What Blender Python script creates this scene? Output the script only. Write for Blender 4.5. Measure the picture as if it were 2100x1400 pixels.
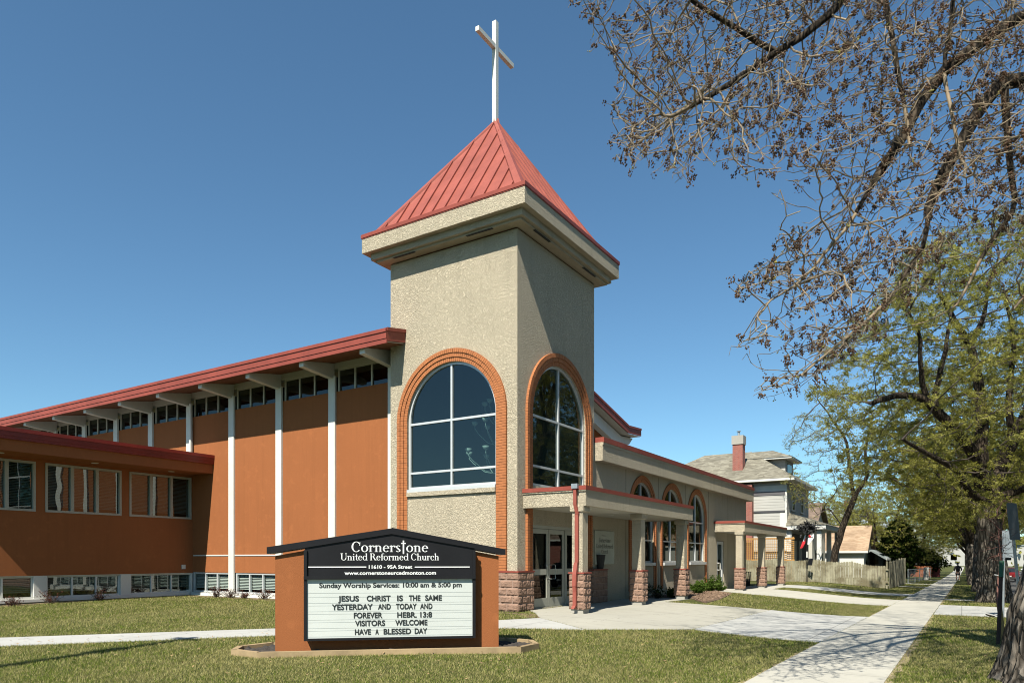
import bpy, bmesh, math, random
import numpy as np
from mathutils import Vector, Matrix, kdtree, noise
from mathutils.geometry import tessellate_polygon
R = math.radians
random.seed(7); rng = np.random.default_rng(7)
for o in list(bpy.data.objects): bpy.data.objects.remove(o)
scene = bpy.context.scene
COL = scene.collection

# ---------------------------------------------------------------- camera
YAW = R(32.479); EYE = 1.6; FPX = 1449.0; HY = 1144.3
cam = bpy.data.objects.new("camera", bpy.data.cameras.new("camera")); COL.objects.link(cam)
cam.location = (0, 0, EYE); cam.rotation_euler = (R(90), 0, YAW)
cam.data.sensor_width = 36; cam.data.lens = FPX/2100*36; cam.data.shift_y = (HY-700)/2100
cam.data.clip_start = .1; cam.data.clip_end = 3000
scene.camera = cam
# ---------------------------------------------------------------- light
SUN = Vector((.17, -1, 1.24)).normalized()
EL = math.asin(SUN.z)
w = bpy.data.worlds.new("World"); scene.world = w; w.use_nodes = True
nt = w.node_tree; nt.nodes.clear()
sky = nt.nodes.new("ShaderNodeTexSky"); sky.sky_type = 'NISHITA'; sky.sun_disc = False
sky.sun_elevation = EL; sky.sun_rotation = math.atan2(SUN.x, SUN.y)
sky.altitude = 700; sky.air_density = 1.0; sky.dust_density = .5; sky.ozone_density = 1.0
bg = nt.nodes.new("ShaderNodeBackground"); bg.inputs[1].default_value = .072
wo = nt.nodes.new("ShaderNodeOutputWorld")
tint = nt.nodes.new('ShaderNodeMix'); tint.data_type = 'RGBA'; tint.blend_type = 'MULTIPLY'; tint.inputs[0].default_value = 1; tint.inputs[7].default_value = (.68, .96, 1.03, 1)
nt.links.new(sky.outputs[0], tint.inputs[6]); nt.links.new(tint.outputs[2], bg.inputs[0]); nt.links.new(bg.outputs[0], wo.inputs[0])
sl = bpy.data.lights.new("sun", 'SUN'); sl.energy = 5.0; sl.angle = R(.53); sl.color = (1, .95, .84)
so = bpy.data.objects.new("sun", sl); COL.objects.link(so); so.rotation_euler = SUN.to_track_quat('Z', 'Y').to_euler()
scene.view_settings.view_transform = 'Standard'; scene.view_settings.look = 'None'
scene.cycles.diffuse_bounces = 1; scene.cycles.filter_width = 1.05
scene.view_settings.exposure = .96; scene.view_settings.gamma = 1

# ---------------------------------------------------------------- terrain heights
SYk = [-50,0,10,16,22,31,47,60,80,100,130,300,600]; SZk = [0,0,0,-.05,-.1,-.18,-.33,-.45,-.6,-.75,-.9,-1.2,-1.3]
CYk = [-50,2,13,22,30,36,48,60,90,130,300,600]; CZk = [0,.03,.2,.2,.13,.08,.05,-.1,-.4,-.8,-1.2,-1.3]
def Gv(X, Y):
    a = np.interp(Y, SYk, SZk); b = np.interp(Y, CYk, CZk)
    t = np.clip((-np.asarray(X)-2.5)/6, 0, 1); t = t*t*(3-2*t)
    return a+t*(b-a)
def G(X, Y): return float(Gv(X, Y))
cy_, sy_ = math.cos(YAW), math.sin(YAW)
def px3(px, py, d):      # a direction seen from the viewpoint, at depth d (used to measure tree limbs)
    r = (px-1050)/FPX
    return Vector(((cy_*r-sy_)*d, (sy_*r+cy_)*d, EYE+(HY-py)/FPX*d))

# ---------------------------------------------------------------- materials
ALB = .78      # all paints and surfaces are a little darker: the photograph is exposed bright
def new_mat(name):
    m = bpy.data.materials.new(name); m.use_nodes = True
    t = m.node_tree; b = t.nodes["Principled BSDF"]
    return m, t, b
def N(t, typ, **kw):
    n = t.nodes.new(typ)
    for k, v in kw.items():
        if k.startswith('i_'): n.inputs[k[2:]].default_value = v
        else: setattr(n, k, v)
    return n
def coords(t, scale=(1,1,1), kind='Object'):
    c = t.nodes.new("ShaderNodeTexCoord"); mp = t.nodes.new("ShaderNodeMapping"); mp.inputs['Scale'].default_value = scale
    t.links.new(c.outputs[kind], mp.inputs[0]); return mp.outputs[0]
def mixc(t, fac, a, b, blend='MIX'):
    m = t.nodes.new("ShaderNodeMix"); m.data_type = 'RGBA'; m.blend_type = blend
    for s, v in ((0, fac), (6, a), (7, b)):
        if isinstance(v, (int, float)): m.inputs[s].default_value = v
        elif isinstance(v, tuple): m.inputs[s].default_value = (*(c*ALB for c in v[:3]), 1)
        else: t.links.new(v, m.inputs[s])
    return m.outputs[2]
def ramp(t, src, p0, p1, c0=(0,0,0), c1=(1,1,1)):
    r = t.nodes.new("ShaderNodeValToRGB"); e = r.color_ramp.elements
    e[0].position = p0; e[1].position = p1; e[0].color = (*c0, 1); e[1].color = (*c1, 1)
    t.links.new(src, r.inputs[0]); return r.outputs[0]
def noise_tex(t, co, scale, detail=4, rough=.55):
    n = N(t, "ShaderNodeTexNoise"); n.inputs['Scale'].default_value = scale; n.inputs['Detail'].default_value = detail; n.inputs['Roughness'].default_value = rough
    t.links.new(co, n.inputs['Vector']); return n.outputs['Fac']
def mat(name, col, rough=.8, var=.12, vscale=1.2, bump=0, bscale=60, bdist=.01, metallic=0, spec=.5, fine=.0, stretch=(1,1,1), streak=0):
    m, t, b = new_mat(name); co = coords(t, stretch)
    dark = tuple(c*(1-var) for c in col); light = tuple(min(1, c*(1+var)) for c in col)
    n1 = noise_tex(t, co, vscale, 6, .6)
    c = mixc(t, ramp(t, n1, .3, .7), dark, light)
    if fine:
        n2 = noise_tex(t, co, bscale*1.3, 3)
        c = mixc(t, ramp(t, n2, .3, .7), c, tuple(x*(1-fine) for x in col))
    if streak:      # rain streaks and blotchy patches in the paint itself
        s1 = noise_tex(t, coords(t, (5, 5, .22)), 1.1, 6, .7); c = mixc(t, ramp(t, s1, .5, .8), c, tuple(x*(1-streak) for x in col)); s2 = noise_tex(t, co, 3.2, 4, .7); c = mixc(t, ramp(t, s2, .55, .75), c, tuple(min(1, x*(1+streak*.6)) for x in col))
    t.links.new(c, b.inputs['Base Color'])
    b.inputs['Roughness'].default_value = rough; b.inputs['Metallic'].default_value = metallic; b.inputs['Specular IOR Level'].default_value = spec
    if bump:
        nb = noise_tex(t, co, bscale, 5, .6); bp = N(t, "ShaderNodeBump"); bp.inputs['Strength'].default_value = bump; bp.inputs['Distance'].default_value = bdist
        t.links.new(nb, bp.inputs['Height']); t.links.new(bp.outputs[0], b.inputs['Normal'])
    return m
def stucco_mat(name, col, scale=14, dist=.013, var=.1, stain=.25):
    m, t, b = new_mat(name); co = coords(t)
    wv = noise_tex(t, co, 5, 3)
    vadd = N(t, "ShaderNodeVectorMath", operation='ADD')
    cc = N(t, "ShaderNodeTexNoise"); cc.inputs['Scale'].default_value = 7; t.links.new(co, cc.inputs['Vector'])
    vs = N(t, "ShaderNodeVectorMath", operation='SCALE'); vs.inputs['Scale'].default_value = .22; t.links.new(cc.outputs['Color'], vs.inputs[0])
    t.links.new(co, vadd.inputs[0]); t.links.new(vs.outputs[0], vadd.inputs[1])
    n1 = N(t, "ShaderNodeTexNoise"); n1.inputs['Scale'].default_value = scale; n1.inputs['Detail'].default_value = 5; n1.inputs['Roughness'].default_value = .62
    t.links.new(vadd.outputs[0], n1.inputs['Vector'])
    rid = ramp(t, n1.outputs['Fac'], .42, .58)
    n2 = noise_tex(t, co, 120, 3, .7)
    add = N(t, "ShaderNodeMath", operation='MULTIPLY_ADD'); t.links.new(n2, add.inputs[0]); add.inputs[1].default_value = .35; t.links.new(rid, add.inputs[2])
    bp = N(t, "ShaderNodeBump"); bp.inputs['Strength'].default_value = 1; bp.inputs['Distance'].default_value = dist
    t.links.new(add.outputs[0], bp.inputs['Height']); t.links.new(bp.outputs[0], b.inputs['Normal'])
    big = noise_tex(t, co, .5, 5, .65)
    base = mixc(t, ramp(t, big, .35, .7), tuple(c*(1-var) for c in col), tuple(c*(1+var*.6) for c in col))
    # broad weather staining that runs down the render
    co2 = coords(t, (2.2, 2.2, .25)); st = noise_tex(t, co2, 1.3, 6, .7)
    base = mixc(t, ramp(t, st, .55, .8), base, tuple(c*(1-stain) for c in col))
    pit = mixc(t, ramp(t, n1.outputs['Fac'], .3, .45), tuple(c*.82 for c in col), base)
    t.links.new(pit, b.inputs['Base Color']); b.inputs['Roughness'].default_value = .95; b.inputs['Specular IOR Level'].default_value = .15
    return m
def brick_wall_mat(name, c1, c2, mortar, bw=.2, bh=.067):
    m, t, b = new_mat(name); co = t.nodes.new("ShaderNodeTexCoord"); sp = t.nodes.new("ShaderNodeSeparateXYZ"); t.links.new(co.outputs['Object'], sp.inputs[0])
    ad = N(t, "ShaderNodeMath", operation='ADD'); t.links.new(sp.outputs[0], ad.inputs[0]); t.links.new(sp.outputs[1], ad.inputs[1])
    cb = t.nodes.new("ShaderNodeCombineXYZ"); t.links.new(ad.outputs[0], cb.inputs[0]); t.links.new(sp.outputs[2], cb.inputs[1])
    br = t.nodes.new("ShaderNodeTexBrick"); t.links.new(cb.outputs[0], br.inputs[0]); br.inputs['Scale'].default_value = 1
    br.inputs['Brick Width'].default_value = bw; br.inputs['Row Height'].default_value = bh; br.inputs['Mortar Size'].default_value = .007
    br.inputs['Color1'].default_value = (*c1, 1); br.inputs['Color2'].default_value = (*c2, 1); br.inputs['Mortar'].default_value = (*mortar, 1)
    t.links.new(br.outputs[0], b.inputs['Base Color']); b.inputs['Roughness'].default_value = .9
    return m
def glass_mat(name, tint=(.55,.7,.68), refl=.3, wob=.0, rough=.0):
    m = bpy.data.materials.new(name); m.use_nodes = True; t = m.node_tree; t.nodes.clear()
    tr = N(t, "ShaderNodeBsdfTransparent"); tr.inputs[0].default_value = (*tint, 1)
    gl = N(t, "ShaderNodeBsdfGlossy"); gl.inputs['Roughness'].default_value = rough; gl.inputs[0].default_value = (.62, .66, .64, 1)
    lw = N(t, 'ShaderNodeLayerWeight'); lw.inputs[0].default_value = .5; pw = N(t, 'ShaderNodeMath', operation='POWER'); t.links.new(lw.outputs['Facing'], pw.inputs[0]); pw.inputs[1].default_value = 5
    fr = N(t, 'ShaderNodeMath', operation='MULTIPLY_ADD'); t.links.new(pw.outputs[0], fr.inputs[0]); fr.inputs[1].default_value = .92; fr.inputs[2].default_value = .06
    mx = N(t, "ShaderNodeMixShader"); md = N(t, "ShaderNodeMath", operation='ADD'); md.use_clamp = True
    t.links.new(fr.outputs[0], md.inputs[0]); md.inputs[1].default_value = refl
    if wob:
        co = coords(t); nf = noise_tex(t, co, .9, 1); bp = N(t, "ShaderNodeBump"); bp.inputs['Distance'].default_value = wob; bp.inputs['Strength'].default_value = 1
        t.links.new(nf, bp.inputs['Height']); t.links.new(bp.outputs[0], gl.inputs['Normal'])
    out = N(t, "ShaderNodeOutputMaterial")
    t.links.new(md.outputs[0], mx.inputs[0]); t.links.new(tr.outputs[0], mx.inputs[1]); t.links.new(gl.outputs[0], mx.inputs[2]); t.links.new(mx.outputs[0], out.inputs[0])
    return m
def emi_mat(name, col, s):
    m, t, b = new_mat(name); b.inputs['Base Color'].default_value = (*col, 1); b.inputs['Emission Color'].default_value = (*col, 1); b.inputs['Emission Strength'].default_value = s; return m
M = {}
M['stucco'] = stucco_mat('beige_stucco', (.62,.54,.40), 26, .017)
M['orange'] = mat('orange_stucco', (.345,.122,.045), .92, .09, .5, .6, 70, .008, spec=.15, fine=.1, streak=.16)
M['white'] = mat('white_paint', (.70,.69,.63), .6, .06, 1.5, .1, 40, .003)
M['cream'] = mat('cream_paint', (.55,.53,.45), .6, .06, 2)
M['redmetal'] = mat('red_metal', (.28,.062,.042), .55, .2, .8, .1, 6, .01, spec=.3, streak=.2)
M['redroof'] = mat('red_roof_metal', (.315,.084,.06), .5, .18, 1.3, .08, 5, .01, spec=.3, streak=.15)
M['red_shaded'] = mat('shaded_red_metal', (.22,.02,.014), .4, .2, 1)  # darker copy of the red metal, shade of the wing cap painted in
M['soffit'] = mat('wood_soffit', (.19,.075,.03), .8, .25, 1.2, stretch=(.4,14,1))
M['brick'] = mat('orange_brick', (.42,.145,.045), .8, .18, 9, .4, 120, .004)
M['mortar'] = mat('dark_mortar', (.15,.08,.05), .95)
M['block'] = mat('split_face_block', (.36,.22,.155), .95, .22, 7, 1, 45, .025, fine=.25)
M['blockjoint'] = mat('block_joint', (.46,.33,.26), .95)
M['concrete'] = mat('concrete', (.40,.38,.33), .9, .12, .7, .25, 60, .004, fine=.12)
M['concrete_new'] = mat('new_concrete', (.5,.5,.48), .9, .07, .8, .2, 70, .004, fine=.08)
M['concrete_tan'] = mat('tan_concrete', (.45,.41,.32), .9, .14, .6, .2, 60, .004, fine=.12)
M['alu'] = mat('aluminium_frame', (.66,.68,.68), .35, .03, 2, metallic=.25)
M['beigemetal'] = mat('grey_beige_metal', (.40,.40,.34), .45, .04, 2)
M['steel'] = mat('bright_steel', (.7,.7,.7), .2, .05, 3, metallic=1)
M['galv'] = mat('galvanised_steel', (.42,.46,.48), .45, .15, 8, metallic=.6)
M['black'] = mat('black_metal', (.012,.012,.014), .5, .2, 2, spec=.2)
M['blackmatte'] = mat('black_plastic', (.02,.02,.02), .7)
M['panelwhite'] = mat('sign_face', (.60,.63,.60), .35, .03, 2)
M['lett'] = mat('white_letters', (.85,.86,.84), .5, .0)
M['gravel'] = mat('roof_gravel', (.16,.15,.135), 1, .3, 20)
M['blk'] = mat('black_letters', (.02,.025,.025), .5, .0)
M['glass'] = glass_mat('window_glass', (.40,.52,.50), .055)
M['glass_dark'] = glass_mat('dark_window_glass', (.16,.2,.2), .03)
M['glass_wob'] = glass_mat('wavy_window_glass', (.5,.58,.54), .10, .006)
M['blind'] = mat('blind_slats', (.50,.52,.47), .6, .03)
M['blind_w'] = mat('white_blind_slats', (.55,.57,.53), .6, .03)
M['glass_clear'] = glass_mat('clear_window_glass', (.86,.92,.90), .03, .004)
M['room'] = mat('interior_wall', (.16,.17,.17), .9, .1)
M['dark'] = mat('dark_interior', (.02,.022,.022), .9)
M['timber'] = mat('timber', (.36,.26,.14), .8, .25, 3, .3, 30, .004, stretch=(1,1,1))
M['soil'] = mat('soil', (.05,.042,.036), 1, .5, 12, 1, 20, .04)
M['mulch'] = mat('wood_mulch', (.20,.13,.085), 1, .45, 30, 1, 40, .04)
M['cup'] = mat('frosted_glass_cup', (.75,.80,.74), .5)

# ---------------------------------------------------------------- mesh builder
class MB:
    def __init__(s): s.v = []; s.f = []
    def add(s, vs, fs):
        k = len(s.v); s.v += [tuple(v) for v in vs]; s.f += [tuple(k+i for i in f) for f in fs]; return s
    def box(s, x0, x1, y0, y1, z0, z1):
        vs = [(x, y, z) for z in (z0, z1) for y in (y0, y1) for x in (x0, x1)]
        return s.add(vs, [(0,2,3,1),(4,5,7,6),(0,1,5,4),(2,6,7,3),(0,4,6,2),(1,3,7,5)])
    def obox(s, T, a0, a1, b0, b1, c0, c1):   # box in a local frame, T(a,b,c)->world
        vs = [T(a, b, c) for c in (c0, c1) for b in (b0, b1) for a in (a0, a1)]
        return s.add(vs, [(0,2,3,1),(4,5,7,6),(0,1,5,4),(2,6,7,3),(0,4,6,2),(1,3,7,5)])
    def hexa(s, lo, hi):
        return s.add(list(lo)+list(hi), [(0,3,2,1),(4,5,6,7),(0,1,5,4),(1,2,6,5),(2,3,7,6),(3,0,4,7)])
    def prism(s, poly, T, d0, d1):            # poly in (a,b), extruded in c
        n = len(poly); vs = [T(a, b, d0) for a, b in poly]+[T(a, b, d1) for a, b in poly]
        tri = tessellate_polygon([[Vector((a, b, 0)) for a, b in poly]])
        fs = [tuple(t) for t in tri]+[tuple(n+i for i in reversed(t)) for t in tri]+[(i, (i+1) % n, n+(i+1) % n, n+i) for i in range(n)]
        return s.add(vs, fs)
    def holed(s, outer, holes, T, d0, d1):
        loops = [outer]+holes; pts = [p for l in loops for p in l]
        tri = tessellate_polygon([[Vector((a, b, 0)) for a, b in l] for l in loops])
        n = len(pts); vs = [T(a, b, d0) for a, b in pts]+[T(a, b, d1) for a, b in pts]
        fs = [tuple(t) for t in tri]+[tuple(n+i for i in reversed(t)) for t in tri]
        k = 0
        for l in loops:
            m = len(l); fs += [(k+i, k+(i+1) % m, n+k+(i+1) % m, n+k+i) for i in range(m)]; k += m
        return s.add(vs, fs)
    def tube(s, pts, rad, n=8, cap=True):
        pts = [Vector(p) for p in pts]; k0 = len(s.v)
        if isinstance(rad, (int, float)): rad = [rad]*len(pts)
        up = Vector((0,0,1)); prev = None
        for i, p in enumerate(pts):
            d = (pts[min(i+1, len(pts)-1)]-pts[max(i-1, 0)]).normalized()
            if prev is None: prev = d.cross(up) if abs(d.z) < .95 else d.cross(Vector((1,0,0)))
            a = (prev-d*prev.dot(d)).normalized(); prev = a; b = d.cross(a)
            for j in range(n):
                t = 2*math.pi*j/n; s.v.append(tuple(p+(a*math.cos(t)+b*math.sin(t))*rad[i]))
        for i in range(len(pts)-1):
            for j in range(n):
                s.f.append((k0+i*n+j, k0+i*n+(j+1) % n, k0+(i+1)*n+(j+1) % n, k0+(i+1)*n+j))
        if cap: s.f.append(tuple(k0+j for j in reversed(range(n)))); s.f.append(tuple(k0+(len(pts)-1)*n+j for j in range(n)))
        return s
    def lathe(s, prof, cx, cy, n=16):
        k0 = len(s.v)
        for r, z in prof:
            for j in range(n):
                t = 2*math.pi*j/n; s.v.append((cx+r*math.cos(t), cy+r*math.sin(t), z))
        for i in range(len(prof)-1):
            for j in range(n): s.f.append((k0+i*n+j, k0+i*n+(j+1) % n, k0+(i+1)*n+(j+1) % n, k0+(i+1)*n+j))
        return s
    def blob(s, c, r, sub=1, jit=.25, sq=(1,1,1)):
        bm = bmesh.new(); bmesh.ops.create_icosphere(bm, subdivisions=sub, radius=1)
        k0 = len(s.v)
        for v in bm.verts:
            q = v.co*(1+random.uniform(-jit, jit)); s.v.append((c[0]+q.x*r*sq[0], c[1]+q.y*r*sq[1], c[2]+q.z*r*sq[2]))
        for f in bm.faces: s.f.append(tuple(k0+v.index for v in f.verts))
        bm.free(); return s
    def build(s, name, m, parent=None, smooth=False):
        me = bpy.data.meshes.new(name)
        off = wloc(parent) if parent is not None else Vector((0,0,0))
        me.from_pydata([(x-off.x, y-off.y, z-off.z) for x, y, z in s.v], [], s.f)
        me.materials.append(M[m] if isinstance(m, str) else m)
        if smooth: me.polygons.foreach_set('use_smooth', [True]*len(me.polygons))
        bm = bmesh.new(); bm.from_mesh(me); bmesh.ops.recalc_face_normals(bm, faces=bm.faces); bm.to_mesh(me); bm.free()
        o = bpy.data.objects.new(name, me); COL.objects.link(o)
        if parent is not None: o.parent = parent
        return o
def wloc(o):
    v = Vector((0,0,0))
    while o is not None: v = v+o.location; o = o.parent
    return v
def np_mesh(name, V, F, m, parent=None, smooth=False, attr=None):   # V (n,3), F (k,nv)
    me = bpy.data.meshes.new(name); V = np.asarray(V, dtype=np.float32)
    if parent is not None: V = V-np.array(wloc(parent), dtype=np.float32)
    F = np.asarray(F, dtype=np.int32); k, nv = F.shape
    me.vertices.add(len(V)); me.vertices.foreach_set('co', V.ravel())
    me.loops.add(k*nv); me.loops.foreach_set('vertex_index', F.ravel())
    me.polygons.add(k); me.polygons.foreach_set('loop_start', np.arange(k, dtype=np.int32)*nv)
    if smooth: me.polygons.foreach_set('use_smooth', np.ones(k, dtype=bool))
    if attr is not None:
        a = me.attributes.new('tone', 'FLOAT', 'FACE'); a.data.foreach_set('value', np.asarray(attr, dtype=np.float32))
    me.update(calc_edges=True); me.materials.append(M[m] if isinstance(m, str) else m)
    o = bpy.data.objects.new(name, me); COL.objects.link(o)
    if parent is not None: o.parent = parent
    return o
def tag(o, label=None, cat=None, group=None, kind=None):
    if label: o['label'] = label
    if cat: o['category'] = cat
    if group: o['group'] = group
    if kind: o['kind'] = kind
    return o
def thing(name, loc, label, cat, group=None):
    o = bpy.data.objects.new(name, None); COL.objects.link(o); o.location = loc; o.empty_display_size = .2
    return tag(o, label, cat, group)
def dup(root, loc, rotz=0, label=None, scale=None):
    r = root.copy(); COL.objects.link(r); r.location = loc; r.rotation_euler = (0, 0, rotz)
    if scale: r.scale = (scale,)*3
    if label: r['label'] = label
    for ch in list(root.children):
        c = ch.copy(); COL.objects.link(c); c.parent = r
        for g in list(ch.children):
            d = g.copy(); COL.objects.link(d); d.parent = c
    return r
def TXp(x): return lambda a, b, c: (x+c, a, b)      # wall facing +X at x: a=Y, b=Z, c=out
def TYp(y): return lambda a, b, c: (a, y-c, b)      # wall facing -Y at y: a=X, b=Z, c=out
def arch(c, r, z0, zs, n=28):
    return [(c-r, z0), (c+r, z0)]+[(c+r*math.cos(math.pi*i/n), zs+r*math.sin(math.pi*i/n)) for i in range(n+1)]
# ================================================================ CHURCH
TX, TY, TXL, TYB = -9.816, 15.682, -14.233, 20.26
church = thing('church', (-12, 18, .2), 'beige stucco church with a red pyramid steeple tower beside an orange nave and low wings', 'church')
ch = church
FR, ST = TYp(TY), TXp(TX)
# ---- tower walls (front, street, left, back) around a hollow room
AZ0, AZS = 3.58, 5.52
fc, fr = -12.03, 1.56; sc, sr = 18.05, 1.62
ZB, ZS = .1, 10.24
mb = MB()
mb.holed([(TXL, ZB), (TX, ZB), (TX, ZS), (TXL, ZS)], [arch(fc, fr, AZ0, AZS)], FR, -.25, 0)
mb.holed([(TY+.25, ZB), (TYB, ZB), (TYB, ZS), (TY+.25, ZS)], [arch(sc, sr, AZ0, AZS), [(16.43, .22), (19.66, .22), (19.66, 2.52), (16.43, 2.52)]], ST, -.25, 0)
mb.box(TXL, TXL+.25, TY+.25, TYB, ZB, ZS); mb.box(TXL+.25, TX-.25, TYB-.25, TYB, ZB, ZS)
mb.build('tower_wall', 'stucco', ch)
MB().box(TXL+.26, TX-.26, TY+.26, TYB-.26, 3.2, 3.3).build('tower_floor', 'room', ch); MB().box(TXL+.26, TX-.26, TY+.26, TYB-.26, 8.6, 8.7).build('tower_ceiling', 'room', ch)
mb = MB(); mb.box(TXL+.26, TXL+.3, TY+.27, TYB-.27, .2, 8.6).box(TXL+.3, TX-.27, TYB-.3, TYB-.26, .2, 8.6); mb.build('interior_wall', 'room', ch)
# ---- cornice (two steps) and cap
o1, o2 = .586, .406
def ring(mb, o, z0, z1, t=.3):
    X0, X1, Y0, Y1 = TXL-o, TX+o, TY-o, TYB+o
    mb.holed([(X0, Y0), (X1, Y0), (X1, Y1), (X0, Y1)], [[(X0+t, Y0+t), (X1-t, Y0+t), (X1-t, Y1-t), (X0+t, Y1-t)]], lambda a, b, c: (a, b, c), z0, z1)
mb = MB(); ring(mb, o1, 10.51, 10.95, .5); ring(mb, o2, 10.335, 10.509, .5)
X0, X1, Y0, Y1 = TXL-o2, TX+o2, TY-o2, TYB+o2
mb.holed([(X0+.1, Y0+.1), (X1-.1, Y0+.1), (X1-.1, Y1-.1), (X0+.1, Y1-.1)], [[(TXL-.002, TY-.002), (TX+.002, TY-.002), (TX+.002, TYB+.002), (TXL-.002, TYB+.002)]], lambda a, b, c: (a, b, c), 10.27, 10.334)
mb.build('cornice', 'stucco', ch)
mb = MB(); ring(mb, o1+.025, 10.95, 11.05, .55); ring(mb, o1+.012, 10.925, 10.949, .05); mb.build('cornice_cap', 'redmetal', ch)
for k, (a, b, c, d) in enumerate([(-11.25, -10.4, TY-.33, TY-.25), (-13.85, -13.05, TY-.33, TY-.25), (TX+.25, TX+.33, 16.05, 16.9), (TX+.25, TX+.33, 18.9, 19.75)]):
    MB().box(a, b, c, d, 10.262, 10.269).build('soffit_vent', 'blackmatte', ch)
# ---- pyramid roof with standing seams and hip caps
cx0, cy0, zA, zE, ro = (TX+TXL)/2, (TY+TYB)/2, 14.98, 10.98, .42
bx0, bx1, by0, by1 = TXL-ro, TX+ro, TY-ro, TYB+ro
A = Vector((cx0, cy0, zA)); P = [Vector((bx0, by0, zE)), Vector((bx1, by0, zE)), Vector((bx1, by1, zE)), Vector((bx0, by1, zE))]
mb = MB().add([*P, A], [(0,1,4),(1,2,4),(2,3,4),(3,0,4),(3,2,1,0)])
for i in range(4):
    p, q = P[i], P[(i+1) % 4]; L = (q-p).length; e = (q-p)/L; mid = (p+q)/2; upv = (A-mid); H = upv.length; upv = upv/H; nrm = e.cross(upv).normalized()
    if nrm.z < 0: nrm = -nrm
    ns = 12
    for k in range(1, ns):
        u = L*k/ns; h = H*(1-abs(2*k/ns-1))-.05
        if h < .15: continue
        T = lambda a, b, c, p=p, e=e, upv=upv, nrm=nrm, u=u: tuple(p+e*(u+a)+upv*b+nrm*c)
        mb.obox(T, -.014, .014, 0, h, 0, .045)
mb.build('steeple_roof', 'redroof', ch)
mb = MB()
for i in range(4):
    p = P[i]; d = (A-p); c = Vector((p.x-cx0, p.y-cy0, 0)).normalized(); t = Vector((-c.y, c.x, 0)); off = c*.035+Vector((0,0,.05))
    # folded flashing over the hip: two strips meeting on the ridge
    for sgn in (-1, 1):
        nx = t*sgn*.15-c*.13
        mb.add([p+off, p+off+nx, A+off*.6+nx*.5, A+off*.6], [(0,1,2,3)]); mb.add([p+off+nx, p+nx-Vector((0,0,.02)), A+nx*.5-Vector((0,0,.02)), A+off*.6+nx*.5], [(0,1,2,3)])
mb.lathe([(.16, zA-.3), (.11, zA+.02), (.0, zA+.05)], cx0, cy0, 4); mb.build('hip_flashing', 'redroof', ch)
# ---- cross
mb = MB().box(cx0-.07, cx0+.07, 17.94-.07, 17.94+.07, 14.9, 17.97)
mb.box(cx0-.062, cx0+.062, 16.98, 17.94-.071, 17.11, 17.24).box(cx0-.062, cx0+.062, 17.94+.071, 18.9, 17.11, 17.24)
mb.build('steeple_cross', 'white', ch)
# ---- brick surrounds, one real brick at a time over a dark mortar bed
def surround(T, c, r, z0, zs, wy, step, proud, name='brick_surround', bh=.072, gap=.009):
    mb = MB(); mo = MB()
    for k in range(wy):
        r0, r1 = r+k*step, r+(k+1)*step-.004; pd = proud*(k+1)
        n = int(round((zs-z0)/bh)); h = (zs-z0)/n
        for i in range(n):
            for sg in (-1, 1):
                a, b = sorted((c+sg*r0, c+sg*r1)); j = random.uniform(-.003, .003)
                mb.obox(T, a, b, z0+i*h+gap/2, z0+(i+1)*h-gap/2, 0, pd+j)
        m = int(round(math.pi*(r0+r1)/2/bh)); da = math.pi/m
        for i in range(m):
            t0, t1 = i*da+gap/2/r0, (i+1)*da-gap/2/r0; j = random.uniform(-.003, .003)
            q = [(c+rr*math.cos(t), zs+rr*math.sin(t)) for rr, t in ((r0, t0), (r1, t0), (r1, t1), (r0, t1))]
            mb.hexa([T(a, b, 0) for a, b in q], [T(a, b, pd+j) for a, b in q])
        # mortar bed
        nn = 40; inn = [(c+(r0+.001)*math.cos(math.pi*i/nn), zs+(r0+.001)*math.sin(math.pi*i/nn)) for i in range(nn+1)]; out = [(c+(r1-.003)*math.cos(math.pi*i/nn), zs+(r1-.003)*math.sin(math.pi*i/nn)) for i in range(nn+1)]
        for i in range(nn): mo.hexa([T(*inn[i], .0), T(*out[i], .0), T(*out[i+1], .0), T(*inn[i+1], .0)], [T(*inn[i], pd-.012), T(*out[i], pd-.012), T(*out[i+1], pd-.012), T(*inn[i+1], pd-.012)])
        for sg in (-1, 1):
            a, b = sorted((c+sg*(r0+.001), c+sg*(r1-.003))); mo.obox(T, a, b, z0, zs, 0, pd-.012)
    o = mb.build(name, 'brick', ch); 
    m2 = mo.build('mortar_bed', 'mortar', ch); m2.parent = o; return o
surround(FR, fc, fr-.01, 1.27, AZS, 3, .118, .024)
surround(ST, sc, sr-.01, 1.27, AZS, 3, .118, .024)
# ---- big arched windows: frame in a recess, panes
def arched_window(T, c, r, z0, zs, bars, dep=-.1, fw=.075, glass='glass', fm='alu', name='arched_window', bw=.06):
    mb = MB(); mb.holed(arch(c, r-.004, z0+.004, zs), [arch(c, r-fw, z0+fw, zs)], T, dep-.04, dep+.04)
    top = zs+r-fw
    mb.obox(T, c-bw/2, c+bw/2, z0+fw, top, dep-.035, dep+.037)
    for zb in bars:
        hw = r-fw if zb <= zs else math.sqrt(max(0, (r-fw)**2-(zb-zs)**2))
        mb.obox(T, c-hw, c-bw/2, zb-bw/2, zb+bw/2, dep-.034, dep+.035); mb.obox(T, c+bw/2, c+hw, zb-bw/2, zb+bw/2, dep-.034, dep+.035)
    o = mb.build(name, fm, ch)
    g = MB(); pl = arch(c, r-fw+.01, z0+fw-.01, zs); g.add([T(a, b, dep-.01) for a, b in pl], [tuple(range(len(pl)))]); g2 = g.build('pane', glass, ch); g2.parent = o
    return o
arched_window(FR, fc, fr, AZ0, AZS, (4.06, 5.47))
arched_window(ST, sc, sr, AZ0, AZS, (4.14, 5.52))
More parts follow.
